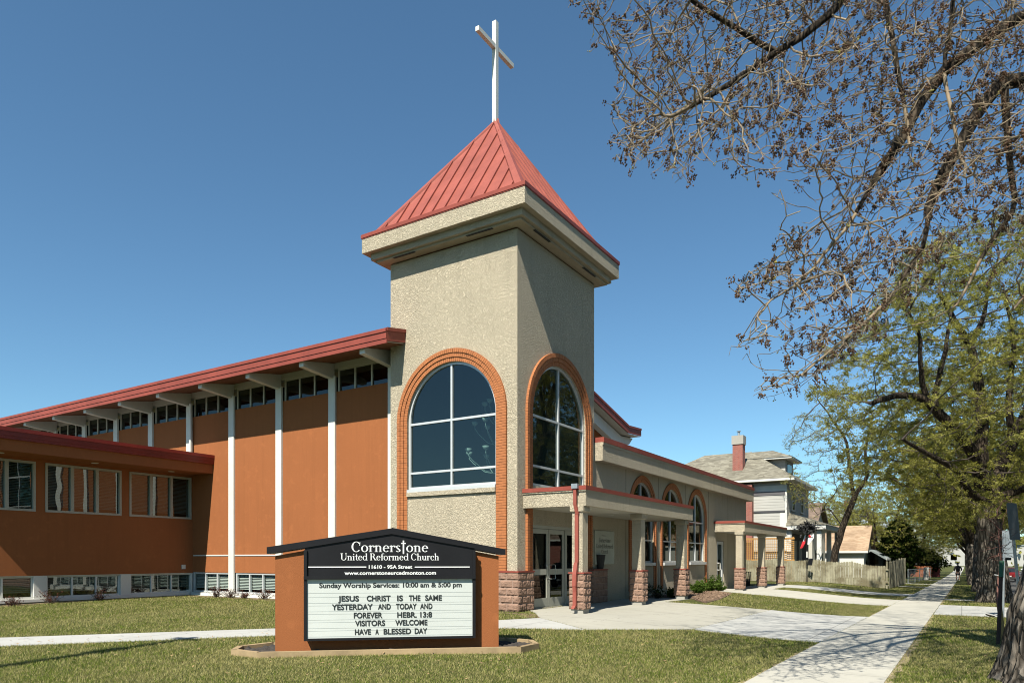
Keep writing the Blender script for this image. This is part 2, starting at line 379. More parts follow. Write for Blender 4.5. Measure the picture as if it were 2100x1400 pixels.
# sill ledge below the front window and trim
MB().obox(FR, fc-fr+.02, fc+fr-.02, 3.5, AZ0, 0, .05).build('window_sill', 'alu', ch)
MB().obox(FR, fc-fr+.02, fc+fr-.02, 3.38, 3.5, 0, .06).build('sill_band', 'stucco', ch)
# ---- split-face block bases
def block_base(X0, X1, Y0, Y1, z0, z1, courses, m='stone_base', parent=None, unit=.4):
    mb = MB(); ch_ = (z1-z0)/courses
    core = MB().box(X0+.02, X1-.02, Y0+.02, Y1-.02, z0, z1-.002)
    sides = [(lambda a, b, c: (a, Y0+.02-c, b), X0, X1), (lambda a, b, c: (X1-.02+c, a, b), Y0, Y1), (lambda a, b, c: (a, Y1-.02+c, b), X0, X1), (lambda a, b, c: (X0+.02-c, a, b), Y0, Y1)]
    for k in range(courses):
        for si, (T, a0, a1) in enumerate(sides):
            L = a1-a0; n = max(1, int(round(L/unit+.35*(k % 2)))); 
            cuts = [a0+L*i/n for i in range(n+1)] if (k % 2 == 0 or L < .5) else [a0]+[a0+L*(i+.5)/n for i in range(n)]+[a1]
            if L < .6: cuts = [a0, a0+L*(.38 if (k+si) % 2 else .62), a1]
            for i in range(len(cuts)-1):
                u0, u1 = cuts[i]+.004, cuts[i+1]-.004; w0, w1 = z0+k*ch_+.005, z0+(k+1)*ch_-.005
                nx, nz = max(3, int((u1-u0)/.035)), 5; g = []
                sd = random.random()*90
                for jz in range(nz+1):
                    for jx in range(nx+1):
                        fx, fz = jx/nx, jz/nz; edge = min(1, 5*min(fx, 1-fx, fz, 1-fz)*1.6)
                        a = u0+(u1-u0)*fx; b = w0+(w1-w0)*fz
                        h = noise.noise(Vector((a*14+sd, b*16, sd)))*.016+noise.noise(Vector((a*40, b*40+sd, sd)))*.006
                        g.append(T(a, b, .002+edge*(.028+h)))
                mb.add(g, [(jz*(nx+1)+jx, jz*(nx+1)+jx+1, (jz+1)*(nx+1)+jx+1, (jz+1)*(nx+1)+jx) for jz in range(nz) for jx in range(nx)])
    o = mb.build(m, 'block', ch); o.parent = parent; c = core.build('mortar_core', 'blockjoint', ch); c.parent = o if parent is ch else parent
    return o
block_base(TXL-.1, TX+.09, TY-.1, 16.42, .21, 1.23, 5, 'tower_plinth', ch)
block_base(TX-.2, TX+.25, 19.72, 20.75, .2, 1.23, 5, 'tower_plinth', ch)
MB().box(TXL-.11, TX+.1, TY-.11, 16.42, 1.23, 1.27).build('plinth_flashing', 'redmetal', ch); MB().box(TX-.2, TX+.26, 19.71, 20.76, 1.23, 1.262).build('plinth_flashing', 'redmetal', ch)
# ---- entrance doors in the tower street face
def leaf(y0, y1, name='entrance_door', handle=None):
    m_ = MB(); s = .09; z0, z1 = .25, 2.42; T = TXp(TX-.06)
    m_.holed([(y0, z0), (y1, z0), (y1, z1), (y0, z1)], [[(y0+s, z0+.24), (y1-s, z0+.24), (y1-s, 1.14), (y0+s, 1.14)], [(y0+s, 1.3), (y1-s, 1.3), (y1-s, z1-.13), (y0+s, z1-.13)]], T, -.045, 0)
    o = m_.build(name, 'beigemetal', ch)
    g = MB().obox(T, y0+s, y1-s, z0+.24, z1-.13, -.03, -.02).build('pane', 'glass_dark', ch); g.parent = o
    if handle is not None:
        h = MB(); hy = handle; sg = 1 if hy < (y0+y1)/2 else -1
        pth = [T(hy, 1.02, .0), T(hy, 1.02, .07), T(hy+sg*.16, 1.02, .09), T(hy+sg*.17, 1.06, .09), T(hy+sg*.17, 1.38, .09), T(hy+sg*.16, 1.42, .09), T(hy, 1.42, .07), T(hy, 1.42, 0)]
        h.tube(pth, .013, 6); hh = h.build('handle', 'steel', ch); hh.parent = o
    return o
leaf(16.50, 17.42, handle=17.36); leaf(17.44, 18.36, handle=17.50); leaf(18.46, 19.0, 'side_light'); leaf(19.04, 19.58, 'side_light')
mb = MB(); mb.holed([(16.43, .22), (19.66, .22), (19.66, 2.52), (16.43, 2.52)], [[(16.49, .24), (18.39, .24), (18.39, 2.43), (16.49, 2.43)], [(18.44, .24), (19.60, .24), (19.60, 2.43), (18.44, 2.43)]], TXp(TX-.06), -.06, .03)
mb.build('door_frame', 'beigemetal', ch)
MB().box(TX-3, TX-.3, 16.3, 19.8, .2, .215).box(TX-3.05, TX-3, 16.3, 19.8, .2, 3.1).build('lobby', 'room', ch)
# ================================================================ NAVE
NY, CYF = 16.27, 16.2; NX0, NX1 = -45.0, TXL; GX = -14.4
colx = [-14.82-2.59*k for k in range(0, 12)]
NG = .12
mb = MB(); mb.box(-45, GX, NY, NY+.3, 1.08, 7.0); MB().box(-45, GX, NY+.01, NY+.3, 7.741, 7.95).build('header_board', 'cream', ch)
mb.box(GX-.3, GX, NY+.3, 33.0, 4, 7.95); mb.build('nave_wall', 'orange', ch)
mb = MB().box(-45, -14.3, NY+.02, NY+.3, NG-.3, .3); mb.box(-45, -14.3, NY-.22, NY+.02, NG-.3, .22); mb.box(-45, -14.3, NY-.12, NY+.02, .22, .32)
mb.build('foundation_ledge', 'white', ch)
MB().box(-24.8, GX, NY-.02, NY, 1.69, 1.735).build('wall_band', 'white', ch)
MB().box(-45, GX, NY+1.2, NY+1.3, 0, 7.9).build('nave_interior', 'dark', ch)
# roof: gable with the ridge along X
RX = -13.65; YE, YR, YF = 14.88, 24.2, 33.6; zE0, zR = 8.04, 9.8
def prof(dz): return [(YE, zE0+dz), (YR, zR+dz), (32.04, 8.0+dz), (YF, 8.08+dz)]
TT = lambda a, b, c: (c, a, b)
top = prof(0); bot = [(y, z-.1) for y, z in reversed(top)]
mb = MB(); mb.prism(top+bot, TT, -46, RX-.05); mb.build('nave_roof', 'redroof', ch)
# fascia: metal edge in two lips, long eave and gable rake
mb = MB(); mb.box(-46, RX, YE-.03, YE, 7.79, 8.08); mb.box(-46, RX+.005, YE-.055, YE-.03, 7.97, 8.06); mb.box(-46, RX, YE-.012, YE+.03, 7.66, 7.789)
TR = lambda a, b, c: (RX+c, a, b)
pt = prof(.05); pb = [(y, z-.37) for y, z in reversed(pt)]
mb.prism(pt+pb, TR, -.048, -.002)
pt2 = [(y, z) for y, z in prof(.06)]; mb.prism(pt2+[(y, z-.1) for y, z in reversed(pt2)], TR, 0, .025)
mb.build('roof_fascia', 'redmetal', ch)
# soffit boards
mb = MB(); mb.add([(-46, YE+.03, 7.69), (RX-.05, YE+.03, 7.69), (RX-.05, NY, 7.93), (-46, NY, 7.93)], [(0,1,2,3)])
for i in range(9):   # board joints
    y = YE+.15+i*.14; z = 7.69+(y-YE-.03)*.18
    mb.box(-46, RX-.06, y, y+.012, z-.006, z+.0)
mb.build('eave_soffit', 'soffit', ch)
mb = MB(); q = [(y, z-.33) for y, z in prof(0)]; mb.prism(q+[(y, z-.02) for y, z in reversed(q)], TR, -1.0, -.05); mb.build('gable_soffit', 'cream', ch)
mb = MB(); q = [(y, z-.36) for y, z in prof(0)][1:]; mb.prism([(YR, 6), *[(y, z) for y, z in q], (33.3, 6)], TXp(GX-.02), -.2, 0); mb.build('gable_wall', 'white', ch)
mb = MB(); mb.prism([(22, 5.2), (22, 7.2), (26, 8.05), (29.2, 7.25), (31.6, 5.7), (32.2, 5.2)], TXp(GX), 0, .03); mb.build('gable_panel', 'orange', ch)
mb = MB(); q = [(YR, 9.4), (28.2, 8.45), (32.0, 7.58), (33.45, 7.66)]
mb.prism(q+[(33.0, 7.3), (31.4, 7.15), (28.2, 7.95), (YR, 8.85)], TXp(GX+.05), 0, .3); mb.build('gable_beam', 'white', ch)
# columns, beams, clerestory windows, basement windows
def wall_window(T, a0, a1, z0, z1, npane, dep, fw, glass, fm, name, blinds=0, bw=None, parent=None, lip=.0, bm='blind'):
    bw = bw or fw; m_ = MB(); w_ = (a1-a0-2*fw-(npane-1)*bw)/npane; holes = []
    for i in range(npane):
        p = a0+fw+i*(w_+bw); holes.append([(p, z0+fw), (p+w_, z0+fw), (p+w_, z1-fw), (p, z1-fw)])
    m_.holed([(a0, z0), (a1, z0), (a1, z1), (a0, z1)], holes, T, dep-.05, dep+.03+lip)
    o = m_.build(name, fm, ch)
    g = MB(); 
    for h in holes: g.add([T(a, b, dep-.01) for a, b in h], [(0,1,2,3)])
    g = g.build('pane', glass, ch); g.parent = o
    if blinds:
        s_ = MB(); n = int((z1-z0-2*fw)/blinds)
        for h in holes:
            zt = h[2][1]
            if random.random() < 0: zt -= .3
            for i in range(n):
                z = zt-.01-(i+.5)*blinds; d = .011*random.uniform(.7, 1.3); sag = random.uniform(-.002, .002)
                s_.obox(lambda a, b, c: T(a, b+sag-(c+dep+.075)*.7, c), h[0][0]+.015, h[1][0]-.015, z-.001, z+.001, dep-.075-blinds*.45, dep-.075+blinds*.45)
        s_ = s_.build('blind', bm, ch); s_.parent = o
    return o
NV = TYp(NY)
for k, x in enumerate(colx):
    mb = MB(); mb.box(x, x+.3, CYF, NY, .1, 7.5)
    mb.box(x-.01, x+.31, NY-.2, NY-.08, .1, .4); mb.build('column', 'white', ch)
    # tapered bracket beam under the eave
    mb = MB(); zt0, zt1 = 7.70, 7.925
    mb.add([(x+dx, y, z) for dx in (.02, .22) for y, z in ((14.98, 7.54), (NY, 7.42), (NY, zt1), (14.98, zt0))], [(0,1,2,3),(7,6,5,4),(0,4,5,1),(1,5,6,2),(2,6,7,3),(3,7,4,0)])
    mb.build('beam', 'white', ch)
    if k >= 1:
        a0, a1 = x+.33, colx[k-1]-.03
        wall_window(NV, a0, a1, 6.96, 7.74, 3, -.08, .055, 'glass_dark', 'cream', 'clerestory_window')
        if x > -26: wall_window(NV, a0, a1, .33, 1.08, 3, -.05, .06, 'glass_clear', 'alu', 'basement_window', blinds=.055, bm='blind_w')
# downspout beside the fourth column, with its outlet boot
x = colx[4]+.32
MB().box(x, x+.09, CYF-.08, CYF-.002, 5.5, 7.5).box(x-.02, x+.11, CYF-.14, CYF-.03, 5.15, 5.5).build('nave_downspout', 'white', ch)
# ================================================================ LEFT WING (meets the nave, faces the street)
WX, WF = -24.85, -23.6; WT = TXp(WX); wy0 = 8.0
mb = MB()
wins = [(8.42, 10.82), (11.1, 13.54), (13.82, 16.20)]
mb.holed([(wy0, 1.05), (NY, 1.05), (NY, 5.0), (wy0, 5.0)], [[(a, 3.09), (b, 3.09), (b, 4.67), (a, 4.67)] for a, b in wins], WT, -.25, 0)
mb.box(-42, WX-.25, wy0, wy0+.3, 1.05, 5.0); mb.build('wing_wall', 'orange', ch)
for a, b in wins: wall_window(WT, a, b, 3.09, 4.67, 3, -.06, .07, 'glass_wob', 'beigemetal', 'wing_window', blinds=.05, bw=.1, lip=.05)
bw_ = [(8.2, 10.78), (11.16, 13.52), (13.88, 16.24)]
mb = MB(); mb.holed([(wy0, .18), (NY-.01, .18), (NY-.01, 1.05), (wy0, 1.05)], [[(a, .33), (b, .33), (b, 1.03), (a, 1.03)] for a, b in bw_], WT, -.2, -.01)
mb.box(WX-.01, WX+.1, wy0, NY-.2, .22, .31); mb.build('wing_foundation', 'white', ch)
MB().box(WX-.05, WX+.015, wy0, NY-.2, -.2, .2).build('wing_footing', 'concrete', ch)
for a, b in bw_: wall_window(WT, a, b, .33, 1.03, 3, -.1, .05, 'glass_wob', 'white', 'basement_window', blinds=.06)
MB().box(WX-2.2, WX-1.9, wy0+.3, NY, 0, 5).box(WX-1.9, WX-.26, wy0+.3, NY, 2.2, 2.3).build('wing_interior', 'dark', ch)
MB().box(-42, WF, 7.6, NY-.002, 4.76, 5.14).build('wing_roof_edge', 'orange', ch)
mb = MB(); 
for (z0, z1, p) in ((5.10, 5.19, .07), (5.19, 5.33, .085), (5.33, 5.44, .105)): mb.box(-42, WF+p, 7.6-p, NY-.003, z0+.0005, z1)
mb.build('wing_roof_cap', 'red_shaded', ch); MB().box(-41.9, WF-.3, 7.9, NY-.01, 5.441, 5.46).build('wing_roof', 'gravel', ch)
for y in (9.6, 12.34, 15.03): MB().lathe([(.0, 4.748), (.1, 4.748), (.11, 4.758)], -24.25, y, 16).build('soffit_light', 'white', ch)
MB().box(WX, WX+.03, 15.8, 15.95, 1.2, 1.36).build('outlet_box', 'white', ch)
mb = MB(); mb.holed([(9.18+.15*math.cos(t*.3927), 4.95+.12*math.sin(t*.3927)) for t in range(16)], [[(9.18+.10*math.cos(t*.3927), 4.95+.075*math.sin(t*.3927)) for t in range(16)]], TXp(WF), 0, .03)
mb.build('letter', mat('yellow_letter', (.6, .33, .01), .5), ch)
# ================================================================ STREET WING
wX, pX = TX, -9.53; wyE, pyE = 38.93, 39.4
wc = [(24.3, 1.07), (27.4, 1.07), (30.55, 1.1)]
mb = MB(); mb.holed([(TYB, .05), (wyE, .05), (wyE, 5.2), (TYB, 5.2)], [arch(c, r, 1.44, 3.3) for c, r in wc]+[[(33.54, .1), (34.68, .1), (34.68, 2.44), (33.54, 2.44)]], TXp(wX), -.25, 0)
mb.box(-20, wX-.25, wyE-.3, wyE, .05, 5.2); mb.build('street_wing_wall', 'stucco', ch)
MB().box(-20, pX, TYB+.02, pyE, 4.68, 5.18).box(-20, pX+.02, TYB+.03, pyE+.02, 5.18, 5.26).build('street_wing_parapet', 'stucco', ch)
MB().box(-20, pX+.038, TYB+.04, pyE+.04, 5.26, 5.42).build('street_wing_cap', 'redmetal', ch); MB().box(-19.9, pX-.2, TYB+.3, pyE-.2, 5.421, 5.44).build('street_wing_roof', 'gravel', ch)
for c, r in wc:
    surround(TXp(wX), c, r-.01, .45, 3.3, 2, .125, .022)
    arched_window(TXp(wX), c, r, 1.44, 3.3, (2.27, 3.17), -.1, .06, 'glass_dark', 'alu', 'street_wing_window', .05)
    MB().obox(TXp(wX), c-r, c+r, 1.33, 1.44, 0, .09).build('window_sill', 'alu', ch)
for y in (22.75, 25.85, 28.98, 32.2, 35.4): MB().box(wX, wX+.006, y, y+.03, .1, 4.68).build('control_joint', mat('joint', (.2,.17,.13), .9), ch)
T = TXp(wX-.05); m_ = MB(); m_.holed([(33.56, .12), (34.66, .12), (34.66, 2.42), (33.56, 2.42)], [[(33.72, .4), (34.5, .4), (34.5, 2.28), (33.72, 2.28)]], T, -.05, .03)
o = m_.build('side_door', 'alu', ch); g = MB().obox(T, 33.72, 34.5, .4, 2.28, -.03, -.02).build('pane', 'glass_dark', ch); g.parent = o
g = MB().tube([T(33.64, 1.05, .03), T(33.64, 1.05, .12), T(33.78, 1.05, .14), T(33.78, 1.38, .14), T(33.64, 1.38, .12), T(33.64, 1.38, .03)], .02, 6).build('handle', 'white', ch); g.parent = o
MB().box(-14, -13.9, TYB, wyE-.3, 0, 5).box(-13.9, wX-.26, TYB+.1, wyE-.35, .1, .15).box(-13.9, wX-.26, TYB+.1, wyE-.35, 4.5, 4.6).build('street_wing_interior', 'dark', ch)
MB().tube([(-12.8, 33.4, 5.2), (-12.8, 33.4, 6.0)], .07, 10).lathe([(.0, 6.13), (.12, 6.08), (.12, 6.0), (.05, 5.98)], -12.8, 33.4, 12).build('roof_vent', 'galv', ch)
# ---- canopies
def canopy(xe, y0, y1, z0, z1, piers, gz, lights, zs=1.25):
    m_ = MB(); m_.box(wX, xe, y0, y1, z0+.03, z1); m_.box(wX, xe-.0, y0, y0+.12, z0, z0+.03).box(xe-.12, xe, y0+.12, y1, z0, z0+.03).box(wX, xe-.12, y1-.12, y1, z0, z0+.03)
    m_.box(wX, xe+.014, y0-.03, y1+.03, z1-.005, z1+.03)
    o = m_.build('canopy', 'stucco', ch)
    c = MB().box(wX, xe+.028, y0-.045, y1+.045, z1+.03, z1+.135).build('canopy_cap', 'redmetal', ch); c.parent = o
    c = MB().box(wX+.02, xe-.1, y0+.1, y1-.1, z1+.136, z1+.15).build('canopy_roof', 'gravel', ch); c.parent = o
    c = MB().box(wX+.002, xe-.122, y0+.122, y1-.122, z0+.012, z0+.028).build('canopy_ceiling', 'cream', ch); c.parent = o
    for (a, b) in lights:
        c = MB().lathe([(0, z0+.004), (.09, z0+.004), (.1, z0+.011)], a, b, 14).build('ceiling_light', 'white', ch); c.parent = o
    for (x0, y) in piers:
        q = .43; cx_, cy_c = x0+q/2, y+q/2
        sh = MB(); sh.box(cx_-.15, cx_+.15, cy_c-.15, cy_c+.15, zs, z0-.17)
        b0 = [(cx_-.15, cy_c-.15, z0-.17), (cx_+.15, cy_c-.15, z0-.17), (cx_+.15, cy_c+.15, z0-.17), (cx_-.15, cy_c+.15, z0-.17)]
        b1 = [(cx_+sx*.19, cy_c+sy*.19, z0-.14) for sx, sy in ((-1,-1),(1,-1),(1,1),(-1,1))]
        sh.hexa(b0, b1); sh.box(cx_-.19, cx_+.19, cy_c-.19, cy_c+.19, z0-.14, z0+.001)
        p = sh.build('pier', 'stucco', ch)
        st = block_base(x0, x0+q, y, y+q, gz+.12, zs-.035, 5, 'stone_base', p, .22)
        f = MB().box(x0-.01, x0+q+.01, y-.01, y+q+.01, zs-.035, zs-.0).build('flashing', 'redmetal', ch); f.parent = p
        f = MB().box(cx_-.17, cx_+.17, cy_c-.17, cy_c+.17, gz-.1, gz+.119).build('footing', 'concrete', ch); f.parent = p
    return o
canopy(-7.97, 15.97, 24.34, 2.93, 3.30, [(-8.43, 15.92), (-8.43, 19.79), (-8.43, 23.66)], .19, [(-9.2, 16.6), (-8.6, 17.4), (-9.2, 18.3), (-8.6, 19.2), (-9.2, 20.2), (-8.6, 21.4), (-9.2, 22.4)])
canopy(-8.40, 33.07, 42.25, 2.84, 3.20, [(-8.86, 32.97), (-8.86, 37.2), (-8.86, 41.7)], .07, [(-9.2, 35.0), (-9.2, 39.0)], 1.15)
# downspout on the first canopy: collector box, offsets, boot
dx, dy = -8.22, 15.86
mb = MB()
pts = [(15.90, 3.34), (15.90, 2.98), (16.0, 2.72), (15.90, 2.62), (15.90, 2.58)]
def flat(mb, pts, x0, x1, t):   # flat rectangular pipe following points (y,z)
    for (ya, za), (yb, zb) in zip(pts[:-1], pts[1:]):
        mb.hexa([(x0, ya-t, za), (x1, ya-t, za), (x1, ya, za), (x0, ya, za)], [(x0, yb-t, zb), (x1, yb-t, zb), (x1, yb, zb), (x0, yb, zb)])
flat(mb, [(15.93, 3.36), (15.93, 2.96)], dx-.05, dx+.03, .07)
mb.hexa([(dx-.05, 15.86, 2.96), (dx+.03, 15.86, 2.96), (dx+.03, 15.93, 2.96), (dx-.05, 15.93, 2.96)], [(dx-.01, 15.90, 2.72), (dx+.07, 15.90, 2.72), (dx+.07, 15.98, 2.72), (dx-.01, 15.98, 2.72)])
flat(mb, [(15.98, 2.719), (15.98, 1.5)], dx-.03, dx+.06, .075)
flat(mb, [(15.98, 1.499), (15.90, 1.2), (15.88, .9)], dx-.05, dx+.05, .08)
flat(mb, [(15.88, .899), (15.90, .75), (15.895, .42)], dx-.045, dx+.045, .075)
flat(mb, [(15.895, .419), (15.80, .34)], dx-.045, dx+.045, .085)
mb.build('downspout', 'redroof', ch)
MB().box(dx-.09, dx+.08, 15.83, 15.925, 3.36, 3.48).build('rain_collector', 'galv', ch)
MB().box(-10.3, -10.0, 16.1, 16.2, .2, .21)
# ---- things by the entrance
pl = thing('wall_sign', (TX+.02, 21, 1.4), 'pale church name plate on the shaded wall under the long entrance canopy', 'sign')
MB().box(TX+.004, TX+.03, 20.25, 21.73, 1.41, 2.49).build('plate', mat('plate_beige', (.46,.47,.39), .6), pl)
urn = thing('planter_urn', (TX+.1, 20.45, 1.262), 'tall black tapered planter standing on the stone plinth behind the first canopy pier', 'planter')
MB().lathe([(.0, 1.263), (.10, 1.265), (.17, 1.72), (.15, 1.72), (.13, 1.68), (0, 1.68)], TX+.09, 20.52, 16).build('pot', 'blackmatte', urn)

# ================================================================ LETTERING
def glyph(chr_):
    """one serif letter: list of polygons, advance. cap height 1, x height .64"""
    P = []; xh = .64; W, w = .135, .055
    def rect(a, b, c, d): P.append([(a, c), (b, c), (b, d), (a, d)])
    def stem(x, y0, y1, sb=1, st=0, W=W):
        rect(x, x+W, y0, y1)
        if sb: rect(x-.075, x+W+.075, y0, y0+.045)
        if st: P.append([(x-.1, y1-.10), (x-.1, y1-.07), (x+.01, y1), (x+.01, y1-.1)])
        if st == 2: rect(x-.09, x+W+.09, y1-.045, y1)
    def arc(cx, cy, rx, ry, a0, a1, W=W, w=w, n=22):
        for i in range(n):
            q = []
            for k in (0, 1):
                t = R(a0+(a1-a0)*(i+k)/n); c, s_ = math.cos(t), math.sin(t); q.append(((cx+rx*c, cy+ry*s_), (cx+(rx-W)*c, cy+(ry-w)*s_)))
            P.append([q[0][0], q[1][0], q[1][1], q[0][1]])
    def nshape(x, wid):
        arc(x+wid/2+W/2, xh-.2, wid/2+W/2, .2, 5, 140, W, .07, 12); stem(x+wid, 0, xh-.19)
    c = chr_
    if c == 'C': arc(.43, .5, .42, .52, 42, 318, .15); P.append([(.70, .62), (.76, .62), (.78, .95), (.73, .95)]); adv = .86
    elif c == 'o': arc(.31, xh/2, .31, xh/2+.015, 0, 360); adv = .68
    elif c == 'c': arc(.30, xh/2, .30, xh/2+.015, 45, 320); P.append([(.40, .42), (.53, .42), (.53, .54), (.42, .56)]); adv = .58
    elif c == 'e': arc(.29, xh/2, .29, xh/2+.015, 5, 320); rect(.1, .55, .34, .385); adv = .62
    elif c == 'r': stem(.08, 0, xh, 1, 1); arc(.37, xh-.22, .2, .22, 50, 150, .1, .07, 8); P.append([(.38, .46), (.5, .46), (.52, .60), (.40, .63)]); adv = .52
    elif c == 'n': stem(.08, 0, xh, 1, 1); nshape(.08, .36); adv = .73
    elif c == 'm': stem(.08, 0, xh, 1, 1); nshape(.08, .34); nshape(.42, .34); adv = 1.05
    elif c == 's': arc(.23, .48, .2, .17, 20, 200, .11, .05, 10); arc(.23, .17, .22, .18, -160, 20, .11, .05, 10); P.append([(.03, .44), (.14, .50), (.43, .20), (.34, .12)]); adv = .5
    elif c == 't': stem(.14, .05, .86, 0, 0); rect(.0, .4, .585, .64); arc(.37, .12, .23, .13, 180, 300, .12, .06, 8); adv = .45
    elif c == '+': rect(.14, .27, -.2, 1.14); P.append([(.0, .80), (.41, .80), (.41, .9), (.0, .9)]); adv = .46
    elif c == 'i': stem(.08, 0, xh, 1, 1); arc(.145, .86, .08, .08, 0, 360, .08, .08, 8); adv = .33
    elif c == 'f': stem(.1, 0, .8, 1, 0); arc(.33, .8, .23, .2, 40, 180, .12, .07, 10); rect(0, .38, .585, .64); adv = .4
    elif c == 'h': stem(.08, 0, 1.0, 1, 1); nshape(.08, .36); adv = .73
    elif c == 'd': arc(.3, xh/2, .3, xh/2+.015, 20, 340); stem(.47, 0, 1.0, 0, 1); rect(.6, .69, 0, .045); adv = .72
    elif c == 'u': stem(.06, .14, xh, 0, 1); arc(.29, .2, .23, .21, 180, 340, W, .07, 10); stem(.45, 0, xh, 0, 1); rect(.58, .66, 0, .045); adv = .7
    elif c == 'U': stem(.1, .3, 1.0, 0, 2, .15); arc(.45, .32, .35, .34, 180, 360, .13, .07, 16); stem(.74, .3, 1.0, 0, 2, .06); adv = .96
    elif c == 'R': stem(.1, 0, 1.0, 1, 2, .15); arc(.4, .75, .27, .25, -90, 90, .14, .055, 12); rect(.25, .42, .945, 1.0); rect(.25, .42, .5, .55); P.append([(.38, .52), (.54, .52), (.88, .0), (.70, .0)]); rect(.68, .94, 0, .045); adv = .92
    elif c == ' ': adv = .30
    else: adv = .4
    return P, adv
def serif_line(mb, text, u0, u1, z0, caph, T, c0=.0, th=.006):
    tot = sum(glyph(c)[1] for c in text); sx = (u1-u0)/tot; x = 0; k = 0
    for c in text:
        P, adv = glyph(c)
        for p in P:
            area = sum(p[i][0]*p[(i+1) % len(p)][1]-p[(i+1) % len(p)][0]*p[i][1] for i in range(len(p)))
            if abs(area) < 1e-6: continue
            cc = c0+th+(k % 7)*.00035; k += 1
            vs = [T(u0+(x+a)*sx, z0+b*caph, cc) for a, b in p]; mb.add(vs, [tuple(range(len(vs)))])
        x += adv
def sans(mb, text, u0, u1, z0, caph, T, c=.006, bold=.012):
    cu = bpy.data.curves.new('t', 'FONT'); cu.body = text; cu.offset = bold; cu.size = 1; cu.resolution_u = 5
    o = bpy.data.objects.new('t', cu); COL.objects.link(o); bpy.context.view_layer.update()
    me = o.evaluated_get(bpy.context.evaluated_depsgraph_get()).to_mesh()
    xs = [v.co.x for v in me.vertices]; a, b = min(xs), max(xs); sx = (u1-u0)/(b-a); sz = caph/.70
    mb.add([T(u0+(v.co.x-a)*sx, z0+v.co.y*sz, c) for v in me.vertices], [tuple(p.vertices) for p in me.polygons])
    bpy.data.objects.remove(o); bpy.data.curves.remove(cu)
TW = TXp(TX+.03)
mb = MB(); serif_line(mb, 'Cornerstone', 20.55, 21.43, 2.12, .15, TW, 0, .003); mb.build('lettering', 'blk', pl)
mb = MB(); serif_line(mb, 'United Reformed', 20.34, 21.62, 1.93, .14, TW, 0, .003); mb.build('lettering', 'blk', pl)
mb = MB(); serif_line(mb, 'Church', 20.72, 21.25, 1.76, .13, TW, 0, .003); mb.build('lettering', 'blk', pl)
mb = MB(); sans(mb, 'Welcome to', 20.76, 21.10, 2.32, .04, TW, .003, 0); mb.build('lettering', 'blk', pl); MB().obox(TW, 20.9, 21.08, 1.615, 1.62, 0, .003).build('rule_line', 'blk', pl)

# ================================================================ CHURCH SIGN
SP0 = Vector((-9.03, 7.31, 0)); ang = R(41.89); ue = Vector((math.cos(ang), math.sin(ang), 0)); ne = Vector((ue.y, -ue.x, 0))
TS = lambda a, b, c: tuple(SP0+ue*a+ne*c+Vector((0,0,b)))
sg = thing('church_sign', tuple(SP0+ue*1.76+Vector((0,0,.1))), 'low orange stucco church sign with a black peaked cabinet and a white changeable letter board', 'sign')
mb = MB(); mb.prism([(0, 0), (3.52, 0), (3.52, 1.64), (1.79, 1.97), (0, 1.64)], TS, -.5, 0); mb.build('sign_wall', 'orange', sg)
mb = MB()
for a0, z0, a1, z1 in ((-.115, 1.67, 1.789, 1.985), (1.789, 1.985, 3.625, 1.655)):
    mb.prism([(a0, z0), (a1, z1), (a1, z1+.095), (a0, z0+.105)], TS, -.56, .07)
mb.build('coping', 'black', sg)
cab = MB(); cab.prism([(.468, .335), (3.106, .335), (3.106, 1.765), (1.789, 1.99), (.468, 1.765)], TS, 0.002, .16); cab = cab.build('cabinet', 'black', sg)
mb = MB()   # cabinet frame
for a0, a1, b0, b1, c1 in ((.455, .50, .325, 1.73, .195), (3.07, 3.118, .325, 1.73, .195), (.50, 3.07, .325, .362, .20), (.455, 3.118, 1.275, 1.325, .215)):
    mb.obox(TS, a0, a1, b0, b1, .161, c1)
for a0, z0, a1, z1 in ((.455, 1.765, 1.789, 1.985), (1.789, 1.985, 3.118, 1.76)): mb.prism([(a0, z0), (a1, z1), (a1, z1+.04), (a0, z0+.04)], TS, .161, .182)
mb.build('cabinet_frame', 'black', sg).parent = sg
MB().obox(TS, .50, 3.07, .362, 1.275, .161, .168).build('letter_board', 'panelwhite', sg)
mb = MB()
for z in (.385, .475, .515, .605, .645, .735, .775, .865, .905, .995, 1.06): mb.obox(TS, .51, 3.06, z, z+.003, .168, .170)
mb.build('letter_track', mat('track', (.36,.40,.39), .4), sg)
TL = lambda a, b, c: TS(a, b, .162+c)
mb = MB(); serif_line(mb, 'Corners+one', 1.171, 2.371, 1.703, .158, TL, 0, .004); mb.build('lettering', 'lett', sg)
mb = MB(); serif_line(mb, 'United Reformed Church', 1.005, 2.543, 1.572, .108, TL, 0, .004); mb.build('lettering', 'lett', sg)
mb = MB(); sans(mb, '11610 - 95A Street', 1.437, 2.113, 1.440, .054, TL, .004, .026); mb.build('lettering', 'lett', sg); MB().obox(TL, .513, 1.399, 1.458, 1.474, 0, .004).build('rule_line', 'lett', sg); MB().obox(TL, 2.152, 3.026, 1.455, 1.471, 0, .004).build('rule_line', 'lett', sg)
mb = MB(); sans(mb, 'www.cornerstoneurcedmonton.com', 1.065, 2.488, 1.345, .056, TL, .004, .024); mb.build('lettering', 'lett', sg)
TB = lambda a, b, c: TS(a, b, .170+c)
mb = MB(); sans(mb, 'Sunday Worship Services: 10:00 am & 5:00 pm', .683, 2.899, 1.144, .074, TB, .001, .034); mb.build('lettering', 'blk', sg)
